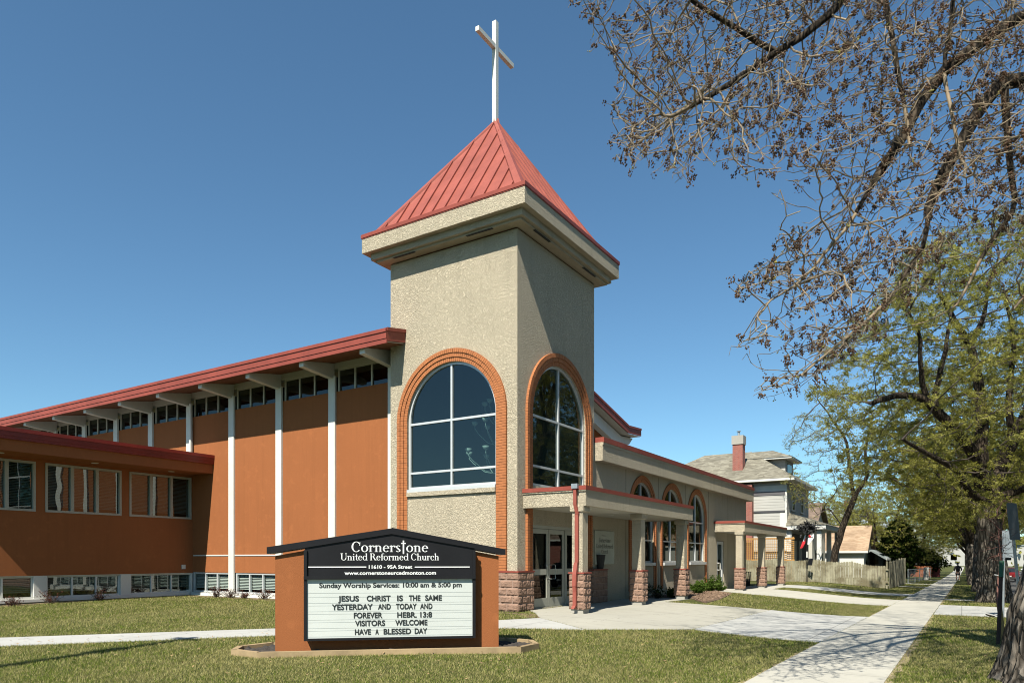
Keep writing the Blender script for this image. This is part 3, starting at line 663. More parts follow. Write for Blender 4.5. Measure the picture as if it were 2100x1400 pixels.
rows = [[('JESUS', .968, 1.286), ('CHRIST', 1.405, 1.773), ('IS', 1.875, 1.967), ('THE', 2.059, 2.24), ('SAME', 2.314, 2.58)],
 [('YESTERDAY', .872, 1.499), ('AND', 1.578, 1.776), ('TODAY', 1.858, 2.182), ('AND', 2.235, 2.429)],
 [('FOREVER', 1.207, 1.648), ('HEBR.', 1.877, 2.182), ('13:8', 2.238, 2.424)], [('VISITORS', 1.224, 1.689), ('WELCOME', 1.846, 2.351)],
 [('HAVE', 1.224, 1.47), ('A', 1.537, 1.592), ('BLESSED', 1.665, 2.094), ('DAY', 2.15, 2.348)]]
for r_, zb in zip(rows, (.934, .803, .670, .546, .411)):
    mb = MB()
    for wd, a, b in r_: sans(mb, wd, a, b, zb+(.0), .083, TB, .005, .03)
    mb.build('lettering', 'blk', sg)
# timber edged bed round the sign
bed = thing('sign_planter', tuple(SP0+ue*1.76+Vector((0,0,.05))), 'six-sided timber edging filled with dark soil around the foot of the church sign', 'planter')
gz = .06; hexp = [(-.66, -.02), (-.20, .42), (3.82, .42), (4.2, -.02), (4.2, -.55), (3.8, -.95), (-.2, -.95), (-.66, -.5)]
loc = [(a, b) for a, b in hexp]
for i in range(len(loc)):
    a, b = Vector(loc[i]), Vector(loc[(i+1) % len(loc)]); d = (b-a).normalized(); n = Vector((-d.y, d.x)); cgen = Vector((1.76, -.27))
    if n.dot(cgen-a) < 0: n = -n
    a2, b2 = a+n*.09, b+n*.09
    q = [a, b, b2, a2]; MB().hexa([TS(v.x, -.05, v.y) for v in q], [TS(v.x, .195, v.y) for v in q]).build('edging', 'timber', bed)
mb = MB(); nx, ny = 90, 26; g = []
for j in range(ny+1):
    for i in range(nx+1):
        a = -.60+4.72*i/nx; t = i/nx; c = -.92+1.28*j/ny
        e = min(max(0, (a+.6)), max(0, (4.12-a))); cc = max(min(c, .36-max(0, .42-e)*.9), -.9+max(0, .42-e)*.9)
        g.append(TS(a, .13+noise.noise(Vector((a*9, cc*9, 0)))*.05+abs(noise.noise(Vector((a*23, cc*23, 3))))*.05, cc))
mb.add(g, [(j*(nx+1)+i, j*(nx+1)+i+1, (j+1)*(nx+1)+i+1, (j+1)*(nx+1)+i) for j in range(ny) for i in range(nx)]); mb.build('soil', 'soil', bed)

# ================================================================ GROUND, PAVING, STREET
def grass_ground_mat():
    m, t, b = new_mat('lawn_soil'); co = coords(t, kind='Object')
    n1 = noise_tex(t, co, .45, 6, .65); n2 = noise_tex(t, co, 3.5, 6, .7); n3 = noise_tex(t, co, 40, 3, .7)
    c = mixc(t, ramp(t, n1, .38, .62), (.07,.10,.022), (.16,.145,.055)); c = mixc(t, ramp(t, n2, .35, .7), c, (.10,.12,.03))
    c = mixc(t, ramp(t, n3, .4, .65), c, (.05,.05,.02)); t.links.new(c, b.inputs['Base Color']); b.inputs['Roughness'].default_value = 1; b.inputs['Specular IOR Level'].default_value = .1
    bp = N(t, "ShaderNodeBump"); bp.inputs['Distance'].default_value = .03; t.links.new(n3, bp.inputs['Height']); t.links.new(bp.outputs[0], b.inputs['Normal'])
    return m
M['lawn'] = grass_ground_mat()
xs = np.unique(np.concatenate([[-600,-300,-150,-100,-80,-60], np.arange(-50, -12, 2), np.arange(-12, 2, .5), [2.10, 2.14, 2.30, 2.34, 4, 6, 8, 9.5, 9.66, 9.7, 12, 15, 20, 30, 50, 80, 150, 300, 600]]))
ys = np.unique(np.concatenate([[-600,-300,-150,-80,-50,-30,-15,-8,-4], np.arange(0, 50, .75), np.arange(50, 130, 4), [150, 200, 250, 300, 400, 600, 900]]))
def inroad(x): return (x > 2.32) & (x < 9.68)
XX, YY = np.meshgrid(xs, ys); ZZ = Gv(XX, YY)-np.where(inroad(XX), .15, 0)
V = np.stack([XX.ravel(), YY.ravel(), ZZ.ravel()], 1); nx_ = len(xs); ii, jj = np.meshgrid(np.arange(nx_-1), np.arange(len(ys)-1))
k = (jj*nx_+ii).ravel(); F = np.stack([k, k+1, k+nx_+1, k+nx_], 1)
tag(np_mesh('ground', V, F, 'lawn'), kind='structure')
def drape(name, poly, m, h, kind='structure', cell=.75, skirt=.12):
    bm = bmesh.new(); bm.faces.new([bm.verts.new((x, y, 0)) for x, y in poly])
    X = [p[0] for p in poly]; Y = [p[1] for p in poly]
    def cuts(lo, hi, ax):
        v = math.ceil(lo/cell)*cell; st = cell if hi-lo < 120 else cell*6
        while v < hi:
            bmesh.ops.bisect_plane(bm, geom=bm.verts[:]+bm.edges[:]+bm.faces[:], plane_co=(v, v, 0), plane_no=(1,0,0) if ax == 0 else (0,1,0)); v += st
    cuts(min(X), max(X), 0); cuts(min(Y), max(Y), 1)
    for v in bm.verts: v.co.z = G(v.co.x, v.co.y)+h
    be = [e for e in bm.edges if len(e.link_faces) == 1]
    r_ = bmesh.ops.extrude_edge_only(bm, edges=be)
    for v in r_['geom']:
        if isinstance(v, bmesh.types.BMVert): v.co.z -= skirt
    bmesh.ops.triangulate(bm, faces=bm.faces); bmesh.ops.recalc_face_normals(bm, faces=bm.faces)
    up = sum(f.normal.z*f.calc_area() for f in bm.faces)
    if up < 0: bmesh.ops.reverse_faces(bm, faces=bm.faces)
    me = bpy.data.meshes.new(name); bm.to_mesh(me); bm.free(); me.materials.append(M[m]); o = bpy.data.objects.new(name, me); COL.objects.link(o)
    return tag(o, kind=kind)
def swx(y): return -.9+.006*y
SLABS = []
def slab(name, poly, m, h=.014): SLABS.append(poly); return drape(name, poly, m, h)
yb = [-20]+[1.5*i for i in range(-8, 100)]
def joint_mat(base, name, col, per=1.52, ax='Y'):
    m, t, b = new_mat(name); co = coords(t); n1 = noise_tex(t, co, .6, 6, .65); n2 = noise_tex(t, co, 70, 3, .7); n3 = noise_tex(t, co, 5, 5, .7)
    c = mixc(t, ramp(t, n1, .3, .7), tuple(x*.90 for x in col), tuple(min(1, x*1.06) for x in col)); c = mixc(t, ramp(t, n3, .55, .75), c, tuple(x*.82 for x in col)); c = mixc(t, ramp(t, n2, .55, .8), c, tuple(x*.8 for x in col))
    vo = N(t, 'ShaderNodeTexVoronoi'); vo.feature = 'DISTANCE_TO_EDGE'; vo.inputs['Scale'].default_value = .23; dn = N(t, 'ShaderNodeVectorMath', operation='MULTIPLY_ADD'); nn_ = N(t, 'ShaderNodeTexNoise'); nn_.inputs['Scale'].default_value = 1.3; nn_.inputs['Detail'].default_value = 6; t.links.new(co, nn_.inputs['Vector']); t.links.new(nn_.outputs['Color'], dn.inputs[0]); dn.inputs[1].default_value = (1.6, 1.6, 1.6); t.links.new(co, dn.inputs[2]); t.links.new(dn.outputs[0], vo.inputs['Vector'])
    ck = N(t, 'ShaderNodeMath', operation='LESS_THAN'); ck.inputs[1].default_value = .0016; t.links.new(vo.outputs['Distance'], ck.inputs[0]); c = mixc(t, ck.outputs[0], c, tuple(x*.55 for x in col))
    sp = t.nodes.new("ShaderNodeSeparateXYZ"); t.links.new(co, sp.inputs[0])
    md = N(t, "ShaderNodeMath", operation='PINGPONG'); md.inputs[1].default_value = per/2; t.links.new(sp.outputs[ax], md.inputs[0])
    lt = N(t, "ShaderNodeMath", operation='LESS_THAN'); lt.inputs[1].default_value = .010; t.links.new(md.outputs[0], lt.inputs[0])
    c = mixc(t, lt.outputs[0], c, tuple(x*.38 for x in col)); n5 = noise_tex(t, co, 1.6, 6, .75); c = mixc(t, ramp(t, n5, .55, .72), c, tuple(x*.80 for x in col)); t.links.new(c, b.inputs['Base Color']); b.inputs['Roughness'].default_value = .92
    bp = N(t, "ShaderNodeBump"); bp.inputs['Distance'].default_value = .004; bp.inputs['Strength'].default_value = .6; t.links.new(n2, bp.inputs['Height']); t.links.new(bp.outputs[0], b.inputs['Normal'])
    return m
M['walk'] = joint_mat(None, 'sidewalk_concrete', (.48,.46,.395))
M['walk2'] = joint_mat(None, 'pale_concrete', (.45,.445,.415), 2.6, 'X')
M['walk3'] = joint_mat(None, 'entry_concrete', (.41,.39,.325), 3.0, 'Y')
def ragged(name, xf, y0, y1, w, m, h, n=90):
    a = [(xf(y0+(y1-y0)*i/n), y0+(y1-y0)*i/n) for i in range(n+1)]; b_ = [(x+w*random.uniform(.25, 1.5), y) for x, y in a][::-1]; return drape(name, a+b_, m, h, skirt=.02)
M['dry'] = mat('dead_grass_soil', (.33,.26,.15), 1, .4, 6, .6, 30, .01)
ragged('worn_edge', lambda y: swx(y)-.02, 3, 24.9, .10, 'dry', .010); ragged('worn_edge', lambda y: swx(y)-.02, 31.8, 60, .12, 'dry', .010); ragged('worn_edge', lambda y: swx(y)-1.48, 3, 14.6, -.07, 'dry', .010); ragged('worn_edge', lambda y: swx(y)-1.48, 23.2, 29.5, -.07, 'dry', .010)
slab('sidewalk', [(swx(-30)-1.5, -30), (swx(-30), -30), (swx(260), 260), (swx(260)-1.5, 260)], 'walk', .02)
slab('entrance_pavement', [(-9.72, 16.15), (-9.2, 15.55), (-8.3, 14.25), (-6.48, 12.96), (-4.95, 15.1), (-4.95, 22.55), (-6.89, 21.9), (-8.0, 21.7), (-8.0, 24.2), (-9.79, 24.2)], 'walk3', .014)
slab('new_pavement', [(-4.935, 15.13), (swx(15)-1.515, 14.85), (swx(22.8)-1.515, 22.85), (-4.935, 22.56)], 'walk2', .016)
slab('path', [(-26.5, -6.5), (-13.96, 5.52), (-10.95, 8.87), (-7.93, 11.94), (-6.495, 12.93), (-8.31, 14.23), (-8.79, 13.24), (-11.91, 9.65), (-15.32, 6.06), (-27.8, -5.5)], 'walk2', .015)
slab('side_path', [(-9.79, 32.0), (-7.9, 31.0), (-2.07-.2, 29.9), (swx(35.6)-1.515, 35.62), (-7.88, 36.95), (-9.79, 42.2)][:0] or [(-9.79, 33.0), (-9.2, 31.6), (-7.71, 30.2), (swx(29.8)-1.515, 29.8), (swx(35.6)-1.515, 35.0), (-7.9, 36.4), (-8.0, 43), (-9.79, 43)], 'walk', .015)
slab('far_path', [(-7.98, 39.3), (swx(39.9)-1.515, 39.87), (swx(43)-1.515, 42.8), (-7.98, 43)], 'walk2', .013)
slab('boulevard_path', [(swx(25)+.015, 25.3), (2.13, 25.1), (2.13, 30.9), (swx(31)+.015, 31.6)], 'walk2', .014)
slab('boulevard_path', [(swx(36)+.015, 36.3), (2.13, 36.2), (2.13, 37.2), (swx(37)+.015, 37.4)], 'walk2', .014)
for y0, y1 in ((57, 58.2), (66, 67.3), (84, 85.2)): slab('house_path', [(-9, y0), (swx(y0)-1.515, y0), (swx(y1)-1.515, y1), (-9, y1)], 'walk2', .012)
drape('mulch_bed', [(-9.79, 24.25), (-7.95, 24.25), (-7.5, 23.4), (-7.0, 22.7), (-7.2, 25), (-8.0, 29.5), (-9.15, 31.5), (-9.78, 32.9)], 'mulch', .03)
SLABS.append([(-9.9, 22.4), (-6.9, 22.4), (-7.2, 25), (-8.0, 29.5), (-9.15, 31.5), (-9.8, 33)])
m, t, b = new_mat('asphalt'); co = coords(t); n1 = noise_tex(t, co, .4, 6, .7); n2 = noise_tex(t, co, 90, 2); c = mixc(t, ramp(t, n1, .3, .7), (.045,.044,.043), (.085,.082,.078)); c = mixc(t, ramp(t, n2, .5, .8), c, (.12,.12,.115)); t.links.new(c, b.inputs['Base Color']); b.inputs['Roughness'].default_value = .95; M['asphalt'] = m
drape('street', [(2.31, -60), (9.69, -60), (9.69, 300), (2.31, 300)], 'asphalt', -.14, cell=2)
for x0, x1 in ((2.14, 2.315), (9.685, 9.86)): drape('kerb', [(x0, -60), (x1, -60), (x1, 300), (x0, 300)], 'concrete', .012, cell=2, skirt=.2)
SLABS += [[(2.1, -60), (20, -60), (20, 300), (2.1, 300)], [(-60, 16.0), (-9.8, 16.0), (-9.8, 100), (-60, 100)], [(-60, 0), (-24.7, 0), (-24.7, 17), (-60, 17)], [(-14.4, 15.5), (-9.6, 15.5), (-9.6, 17), (-14.4, 17)],
          [tuple(TS(a, 0, b)[:2]) for a, b in hexp]]
# soil strips along the walls
drape('soil_strip', [(-24.85, 8), (-24.35, 8), (-24.35, 15.6), (-14.3, 15.55), (-14.3, 16.1), (-24.85, 16.1)], 'mulch', .012)
drape('soil_strip', [(-14.3, 15.4), (-9.0, 15.25), (-8.35, 14.35), (-8.55, 14.2), (-9.4, 15.0), (-14.3, 15.0)], 'mulch', .010)
# ================================================================ GRASS
def in_poly(px, py, poly):
    ins = np.zeros(len(px), bool); n = len(poly)
    for i in range(n):
        x0, y0 = poly[i][:2]; x1, y1 = poly[(i+1) % n][:2]
        c = ((y0 > py) != (y1 > py)) & (px < (x1-x0)*(py-y0)/((y1-y0) if y1 != y0 else 1e-9)+x0); ins ^= c
    return ins
def grass_mat():
    m = bpy.data.materials.new('grass_blades'); m.use_nodes = True; t = m.node_tree; t.nodes.clear()
    co = coords(t); n1 = noise_tex(t, co, .5, 6, .65); n2 = noise_tex(t, co, 3.2, 5, .7)
    at = N(t, "ShaderNodeAttribute", attribute_name='tone')
    green = mixc(t, at.outputs['Fac'], (.09,.15,.015), (.25,.31,.055)); straw = mixc(t, at.outputs['Fac'], (.30,.28,.09), (.55,.50,.23))
    s1 = N(t, "ShaderNodeMath", operation='MULTIPLY_ADD'); t.links.new(n1, s1.inputs[0]); s1.inputs[1].default_value = 2.2; s1.inputs[2].default_value = -.95
    s2 = N(t, "ShaderNodeMath", operation='MULTIPLY_ADD'); t.links.new(n2, s2.inputs[0]); s2.inputs[1].default_value = 1.5; t.links.new(s1.outputs[0], s2.inputs[2])
    at2 = N(t, "ShaderNodeMath", operation='FRACT'); ml = N(t, "ShaderNodeMath", operation='MULTIPLY'); t.links.new(at.outputs['Fac'], ml.inputs[0]); ml.inputs[1].default_value = 37.7; t.links.new(ml.outputs[0], at2.inputs[0])
    lt = N(t, "ShaderNodeMath", operation='LESS_THAN'); t.links.new(at2.outputs[0], lt.inputs[0]); 
    s3 = N(t, "ShaderNodeMath", operation='ADD'); s3.inputs[1].default_value = -.16; t.links.new(s2.outputs[0], s3.inputs[0]); t.links.new(s3.outputs[0], lt.inputs[1])
    c = mixc(t, lt.outputs[0], green, straw)
    df = N(t, "ShaderNodeBsdfDiffuse"); tl = N(t, "ShaderNodeBsdfTranslucent"); mx = N(t, "ShaderNodeMixShader"); mx.inputs[0].default_value = .4
    t.links.new(c, df.inputs[0]); t.links.new(c, tl.inputs[0]); t.links.new(df.outputs[0], mx.inputs[1]); t.links.new(tl.outputs[0], mx.inputs[2])
    o = N(t, "ShaderNodeOutputMaterial"); t.links.new(mx.outputs[0], o.inputs[0]); return m
M['grass'] = grass_mat()
def grass(n, dmin, dmax, h, wd):
    # radial density falls off with distance from where the photographer stood
    u = rng.random(n); d = dmin*(dmax/dmin)**u; a = rng.uniform(-.85, .86, n)
    r = d*a; X = cy_*r-sy_*d; Y = sy_*r+cy_*d
    ok = np.ones(n, bool)
    for p in SLABS: ok &= ~in_poly(X, Y, p)
    ok &= ~((X > swx(Y)-1.5-.0) & (X < swx(Y)+.0))
    ok &= (X < 2.1) & (Y > -5) & (X > -24.6)
    X, Y, d = X[ok], Y[ok], d[ok]; n = len(X); Z = Gv(X, Y)
    sc = 1+(d-dmin)/dmin*.35; hh = h*rng.uniform(.5, 1.3, n)*np.minimum(sc, 1.5); ww = wd*rng.uniform(.7, 1.3, n)*sc
    th = rng.uniform(0, 6.283, n); lean = rng.normal(0, .55, (n, 2))*hh[:, None]
    c, s_ = np.cos(th), np.sin(th)
    P0 = np.stack([X-c*ww, Y-s_*ww, Z-.005], 1); P1 = np.stack([X+c*ww, Y+s_*ww, Z-.005], 1); P2 = np.stack([X+lean[:, 0], Y+lean[:, 1], Z+hh], 1)
    return np.concatenate([P0, P1, P2]), np.stack([np.arange(n), np.arange(n)+n, np.arange(n)+2*n], 1)
V1, F1 = grass(800000, 7.0, 60, .030, .0042)
tag(np_mesh('grass', V1, F1, 'grass', attr=rng.random(len(F1))), 'short patchy green and straw coloured lawn grass around the church and boulevard', 'grass', kind='stuff')

# ================================================================ TREES
def bark_mat(name, c0, c1, sc=9, bump=1, dist=.03):
    m, t, b = new_mat(name); co = coords(t, (1, 1, .22)); n1 = noise_tex(t, co, sc, 6, .7)
    vo = N(t, "ShaderNodeTexVoronoi"); vo.inputs['Scale'].default_value = sc*1.1; vo.feature = 'DISTANCE_TO_EDGE'
    wn = N(t, "ShaderNodeTexNoise"); wn.inputs['Scale'].default_value = 5; t.links.new(co, wn.inputs['Vector']); va = N(t, "ShaderNodeVectorMath", operation='MULTIPLY_ADD')
    t.links.new(wn.outputs['Color'], va.inputs[0]); va.inputs[1].default_value = (.25,.25,.25); t.links.new(co, va.inputs[2]); t.links.new(va.outputs[0], vo.inputs['Vector'])
    rd = ramp(t, vo.outputs['Distance'], .0, .25)
    c = mixc(t, ramp(t, n1, .3, .7), c0, c1); c = mixc(t, rd, tuple(x*.3 for x in c0), c); t.links.new(c, b.inputs['Base Color']); b.inputs['Roughness'].default_value = .95; b.inputs['Specular IOR Level'].default_value = .15
    ad = N(t, "ShaderNodeMath", operation='MULTIPLY_ADD'); t.links.new(n1, ad.inputs[0]); ad.inputs[1].default_value = .5; t.links.new(rd, ad.inputs[2])
    bp = N(t, "ShaderNodeBump"); bp.inputs['Distance'].default_value = dist; bp.inputs['Strength'].default_value = bump; t.links.new(ad.outputs[0], bp.inputs['Height']); t.links.new(bp.outputs[0], b.inputs['Normal'])
    return m
M['bark'] = bark_mat('grey_bark', (.13,.105,.08), (.30,.265,.22), 7, 1, .05)
M['bark_dark'] = bark_mat('dark_bark', (.045,.034,.024), (.11,.085,.06), 9)
M['twig'] = mat('grey_twigs', (.25,.19,.12), .85, .4, 3)
M['twig_dark'] = mat('dark_twigs', (.085,.065,.05), .9, .3, 3)
M['bud'] = mat('dark_buds', (.095,.046,.018), .8, .45, 9)
M['bud_y'] = mat('yellow_green_buds', (.30,.26,.05), .8, .3, 9)
def leaf_mat(name, a, b_, tr=.5):
    m = bpy.data.materials.new(name); m.use_nodes = True; t = m.node_tree; t.nodes.clear()
    at = N(t, "ShaderNodeAttribute", attribute_name='tone'); co = coords(t); n1 = noise_tex(t, co, .7, 4, .6)
    c = mixc(t, at.outputs['Fac'], a, b_); c = mixc(t, ramp(t, n1, .35, .65), c, tuple(x*.65 for x in a))
    df = N(t, "ShaderNodeBsdfDiffuse"); tl = N(t, "ShaderNodeBsdfTranslucent"); mx = N(t, "ShaderNodeMixShader"); mx.inputs[0].default_value = tr
    t.links.new(c, df.inputs[0]); t.links.new(c, tl.inputs[0]); t.links.new(df.outputs[0], mx.inputs[1]); t.links.new(tl.outputs[0], mx.inputs[2])
    o = N(t, "ShaderNodeOutputMaterial"); t.links.new(mx.outputs[0], o.inputs[0]); return m
M['leaf_elm'] = leaf_mat('young_elm_leaves', (.33,.32,.055), (.60,.58,.20))
M['leaf_elm2'] = leaf_mat('sparse_olive_leaves', (.24,.24,.045), (.48,.46,.13))
M['leaf_dark'] = leaf_mat('evergreen_foliage', (.014,.026,.006), (.05,.075,.018), .15)
M['leaf_dry'] = leaf_mat('reddish_dry_leaves', (.09,.03,.02), (.22,.10,.07), .2)
M['leaf_pine'] = leaf_mat('bright_pine_needles', (.05,.10,.015), (.17,.24,.05), .3)
class Skel:
    def __init__(s): s.p = []; s.par = []; s.fix = []; s.skip = set()
    def path(s, pts, rads, parent=-1, seg=.35):
        """polyline of points, resampled; rads at the two ends"""
        pts = [Vector(p) for p in pts]; L = [0]
        for a, b in zip(pts[:-1], pts[1:]): L.append(L[-1]+(b-a).length)
        n = max(2, int(L[-1]/seg)); last = parent; idx = []
        for i in range(n+1):
            if i == 0 and parent >= 0: continue
            t = L[-1]*i/n; k = max(j for j in range(len(L)) if L[j] <= t+1e-9); k = min(k, len(pts)-2)
            f = (t-L[k])/(L[k+1]-L[k]); p = pts[k].lerp(pts[k+1], f)
            # smooth corners slightly + wobble
            p = p+Vector((noise.noise(p*1.3), noise.noise(p*1.3+Vector((9,0,0))), noise.noise(p*1.3+Vector((0,9,0)))))*.06
            s.p.append(p); s.par.append(last); s.fix.append(rads[0]+(rads[1]-rads[0])*i/n); last = len(s.p)-1; idx.append(last)
        return idx
    def nearest(s, q, upto=None):
        q = Vector(q); return min(range(len(s.p)), key=lambda i: (s.p[i]-q).length)
    def colonize(s, att, infl, kill, step, iters, grav=0.0, start=0, jit=.15):
        P = np.array([tuple(p) for p in s.p]); att = np.asarray(att, float); alive = np.ones(len(att), bool)
        near = np.full(len(att), -1); nd = np.full(len(att), 1e9); new = range(start, len(P)); P = list(map(np.array, P))
        for it in range(iters):
            if len(new) == 0: break
            kd = kdtree.KDTree(len(new))
            for i in new: kd.insert(Vector(P[i]), i)
            kd.balance()
            for a in np.nonzero(alive)[0]:
                _, i, d = kd.find(Vector(att[a]))
                if d < nd[a]: nd[a] = d; near[a] = i
            alive &= nd > kill
            act = np.nonzero(alive & (nd < infl))[0]
            if len(act) == 0: break
            dirs = {}
            for a in act:
                v = att[a]-P[near[a]]; l = np.linalg.norm(v); dirs.setdefault(near[a], []).append(v/max(l, 1e-6))
            nn = []
            for i, vs in dirs.items():
                v = np.sum(vs, 0); l = np.linalg.norm(v)
                if l < .3*1: v = vs[0]; l = 1
                v = v/l+rng.normal(0, jit, 3)+(np.array([0, 0, grav]) if np.isscalar(grav) else grav); v /= np.linalg.norm(v); q = P[i]+v*step
                P.append(q); s.p.append(Vector(q)); s.par.append(i); s.fix.append(0); nn.append(len(P)-1)
            new = nn
    def radii(s, tip, power=2.3, mx=None):
        n = len(s.p); acc = np.zeros(n); rad = np.zeros(n); s.ch = [[] for _ in range(n)]
        for i in range(n-1, -1, -1):
            r = max(acc[i], tip**power); rad[i] = r**(1/power)
            if s.par[i] >= 0: acc[s.par[i]] += r; s.ch[s.par[i]].append(i)
        for i in range(n):
            if s.fix[i] > 0: rad[i] = max(s.fix[i], .0)
        # never thicker than the parent
        for i in range(n):
            if s.par[i] >= 0: rad[i] = min(rad[i], rad[s.par[i]]*.98)
        s.rad = rad; return rad
    def tubes(s, rmin, rmax, nside):
        """V,F of the tubes whose radius is in [rmin,rmax)"""
        V = []; F = []; n = len(s.p); ringof = {}
        def ring(p, d, r, flare=None):
            d = d.normalized(); a = d.cross(Vector((.3,.2,1)) if abs(d.z) < .9 else Vector((1,.1,0))).normalized(); b = d.cross(a); k = len(V)
            for j in range(nside):
                t = 2*math.pi*j/nside; V.append(tuple(p+(a*math.cos(t)+b*math.sin(t))*r))
            return k
        for i in range(n):
            pa = s.par[i]
            if pa < 0 or i in s.skip or not (rmin <= s.rad[i] < rmax): continue
            main = max(s.ch[pa], key=lambda c: s.rad[c]) == i
            d = s.p[i]-s.p[pa]; 
            if d.length < 1e-5: continue
            if main and pa in ringof: k0 = ringof[pa]
            else: k0 = ring(s.p[pa], d, s.rad[pa] if main else min(s.rad[pa], s.rad[i]*1.15))
            dn = d
            if s.ch[i]: 
                m_ = max(s.ch[i], key=lambda c: s.rad[c]); dn = d.normalized()+(s.p[m_]-s.p[i]).normalized()
            k1 = ring(s.p[i], dn if dn.length > .1 else d, s.rad[i]); ringof[i] = k1
            # align: find the rotation offset with least twist
            off = min(range(nside), key=lambda o: (Vector(V[k0])-s.p[pa]).normalized().dot(-(Vector(V[k1+o])-s.p[i]).normalized()))
            for j in range(nside): F.append((k0+j, k0+(j+1) % nside, k1+(j+1+off) % nside, k1+(j+off) % nside))
        return np.array(V) if V else np.zeros((0,3)), np.array(F) if F else np.zeros((0,4), int)
def leaves(pts, n_per, spread, size, droop=0):
    pts = np.repeat(np.asarray(pts, float), n_per, 0); n = len(pts)
    c = pts+rng.normal(0, spread, (n, 3)); c[:, 2] -= droop*rng.random(n)
    a = rng.normal(0, 1, (n, 3)); a /= np.linalg.norm(a, axis=1)[:, None]; b = np.cross(a, rng.normal(0, 1, (n, 3))); b /= np.linalg.norm(b, axis=1)[:, None]
    sz = size*rng.uniform(.6, 1.4, n)[:, None]
    V = np.concatenate([c-a*sz, c-b*sz*.5, c+a*sz, c+b*sz*.5]); F = np.stack([np.arange(n)+i*n for i in range(4)], 1); return V, F
def octa(c, r):
    c = np.asarray(c, float); n = len(c); r = np.asarray(r)[:, None]; e = np.eye(3)
    V = np.concatenate([c+s_*e[k]*r*(1.25 if k == 2 else 1) for k in range(3) for s_ in (1, -1)])
    T = [(0,2,4),(2,1,4),(1,3,4),(3,0,4),(2,0,5),(1,2,5),(3,1,5),(0,3,5)]
    F = np.concatenate([np.stack([np.arange(n)+n*i for i in t], 1) for t in T]); return V, F
def make_elm(name, loc, label, H, Rc, seed, trunk_r, fork=.22, natt=1500, tip=.012, leafn=3, lsize=.05, lspread=.15, leafm='leaf_elm', custom=None, step=.42, zlow=.3, group=None, barkm='bark', cat='tree', shape=(1,1), twigk=4):
    global rng
    rng = np.random.default_rng(seed); random.seed(seed); loc = Vector(loc); S = Skel()
    if custom: custom(S, loc)
    else:
        ft = H*fork; lean = Vector((rng.normal(0, .04), rng.normal(0, .04), 1))
        tr = S.path([loc-Vector((0,0,.2)), loc+lean*ft*.5, loc+lean*ft], (trunk_r*1.05, trunk_r*.85), seg=.4); base = tr[-1]; k = rng.integers(3, 6)
        for i in range(k):
            az = 6.283*(i+rng.random()*.6)/k; el = rng.uniform(.75, 1.2); L = H*rng.uniform(.3, .42)
            d = Vector((math.cos(az)*math.cos(el), math.sin(az)*math.cos(el), math.sin(el))); p0 = S.p[base]; r0 = trunk_r*rng.uniform(.42, .62)
            S.path([p0, p0+d*L*.5+Vector((0,0,-.02*L)), p0+d*L*.8+Vector((0,0,L*.28))], (r0, r0*.5), base)
    # crown envelope: an uneven vase
    u = rng.random((natt*4, 3)); th = u[:, 0]*6.283; z = zlow+(1-zlow)*u[:, 1]; 
    rad = np.sin(np.clip((z-zlow)/(1-zlow)*.93+.1, 0, 1)*math.pi)**.55
    lump = np.array([1+.25*noise.noise(Vector((math.cos(t)*1.7, math.sin(t)*1.7, zz*4+seed))) for t, zz in zip(th, z)])
    r = Rc*rad*lump*u[:, 2]**.42; A = np.stack([loc.x+np.cos(th)*r*shape[0], loc.y+np.sin(th)*r*shape[1], loc.z+z*H], 1)
    keep = np.array([noise.noise(Vector(a)*.45) > -.22 for a in A]); A = A[keep][:natt]
    S.colonize(A, H*.34, step*1.25, step, 60)
    S.radii(tip, 2.35); t = thing(name, tuple(loc), label, cat, group)
    V, F = S.tubes(.34, 9, 14)
    if len(V): np_mesh('trunk', V, F, 'bark', t, True)
    V, F = S.tubes(.06, .34, 9); np_mesh('limbs' if S.rad.max() > .34 else 'trunk', V, F, 'bark_dark', t, True)
    V, F = S.tubes(0, .06, 4); np_mesh('branches', V, F, 'twig_dark' if barkm != 'bark_light' else 'twig', t)
    pts = [tuple(S.p[i]) for i in range(len(S.p)) if S.rad[i] < tip*2.6]
    # fine twigs
    P = np.array(pts); n = len(P); k = twigk; Q = np.repeat(P, k, 0); dv = rng.normal(0, 1, Q.shape); dv /= np.linalg.norm(dv, axis=1)[:, None]; dv[:, 2] = dv[:, 2]*.6+.05; E = Q+dv*step*rng.uniform(.5, 1.2, (len(Q), 1))
    w_ = .006+0*E[:, :1]; up = np.cross(dv, rng.normal(0, 1, dv.shape)); up /= np.linalg.norm(up, axis=1)[:, None]
    VT = np.concatenate([Q-up*w_, Q+up*w_, E]); FT = np.stack([np.arange(len(Q))+i*len(Q) for i in range(3)], 1)
    np_mesh('twigs', VT, FT, 'twig_dark', t)
    fr_ = [rng.random((len(Q), 1))*.8+.2 for _ in range(leafn)]; cen = np.concatenate([E]+[Q*(1-f)+E*f for f in fr_]); V, F = leaves(cen, 1, lspread*.3, lsize)
    np_mesh('leaves', V, F, leafm, t, attr=rng.random(len(F))); return t

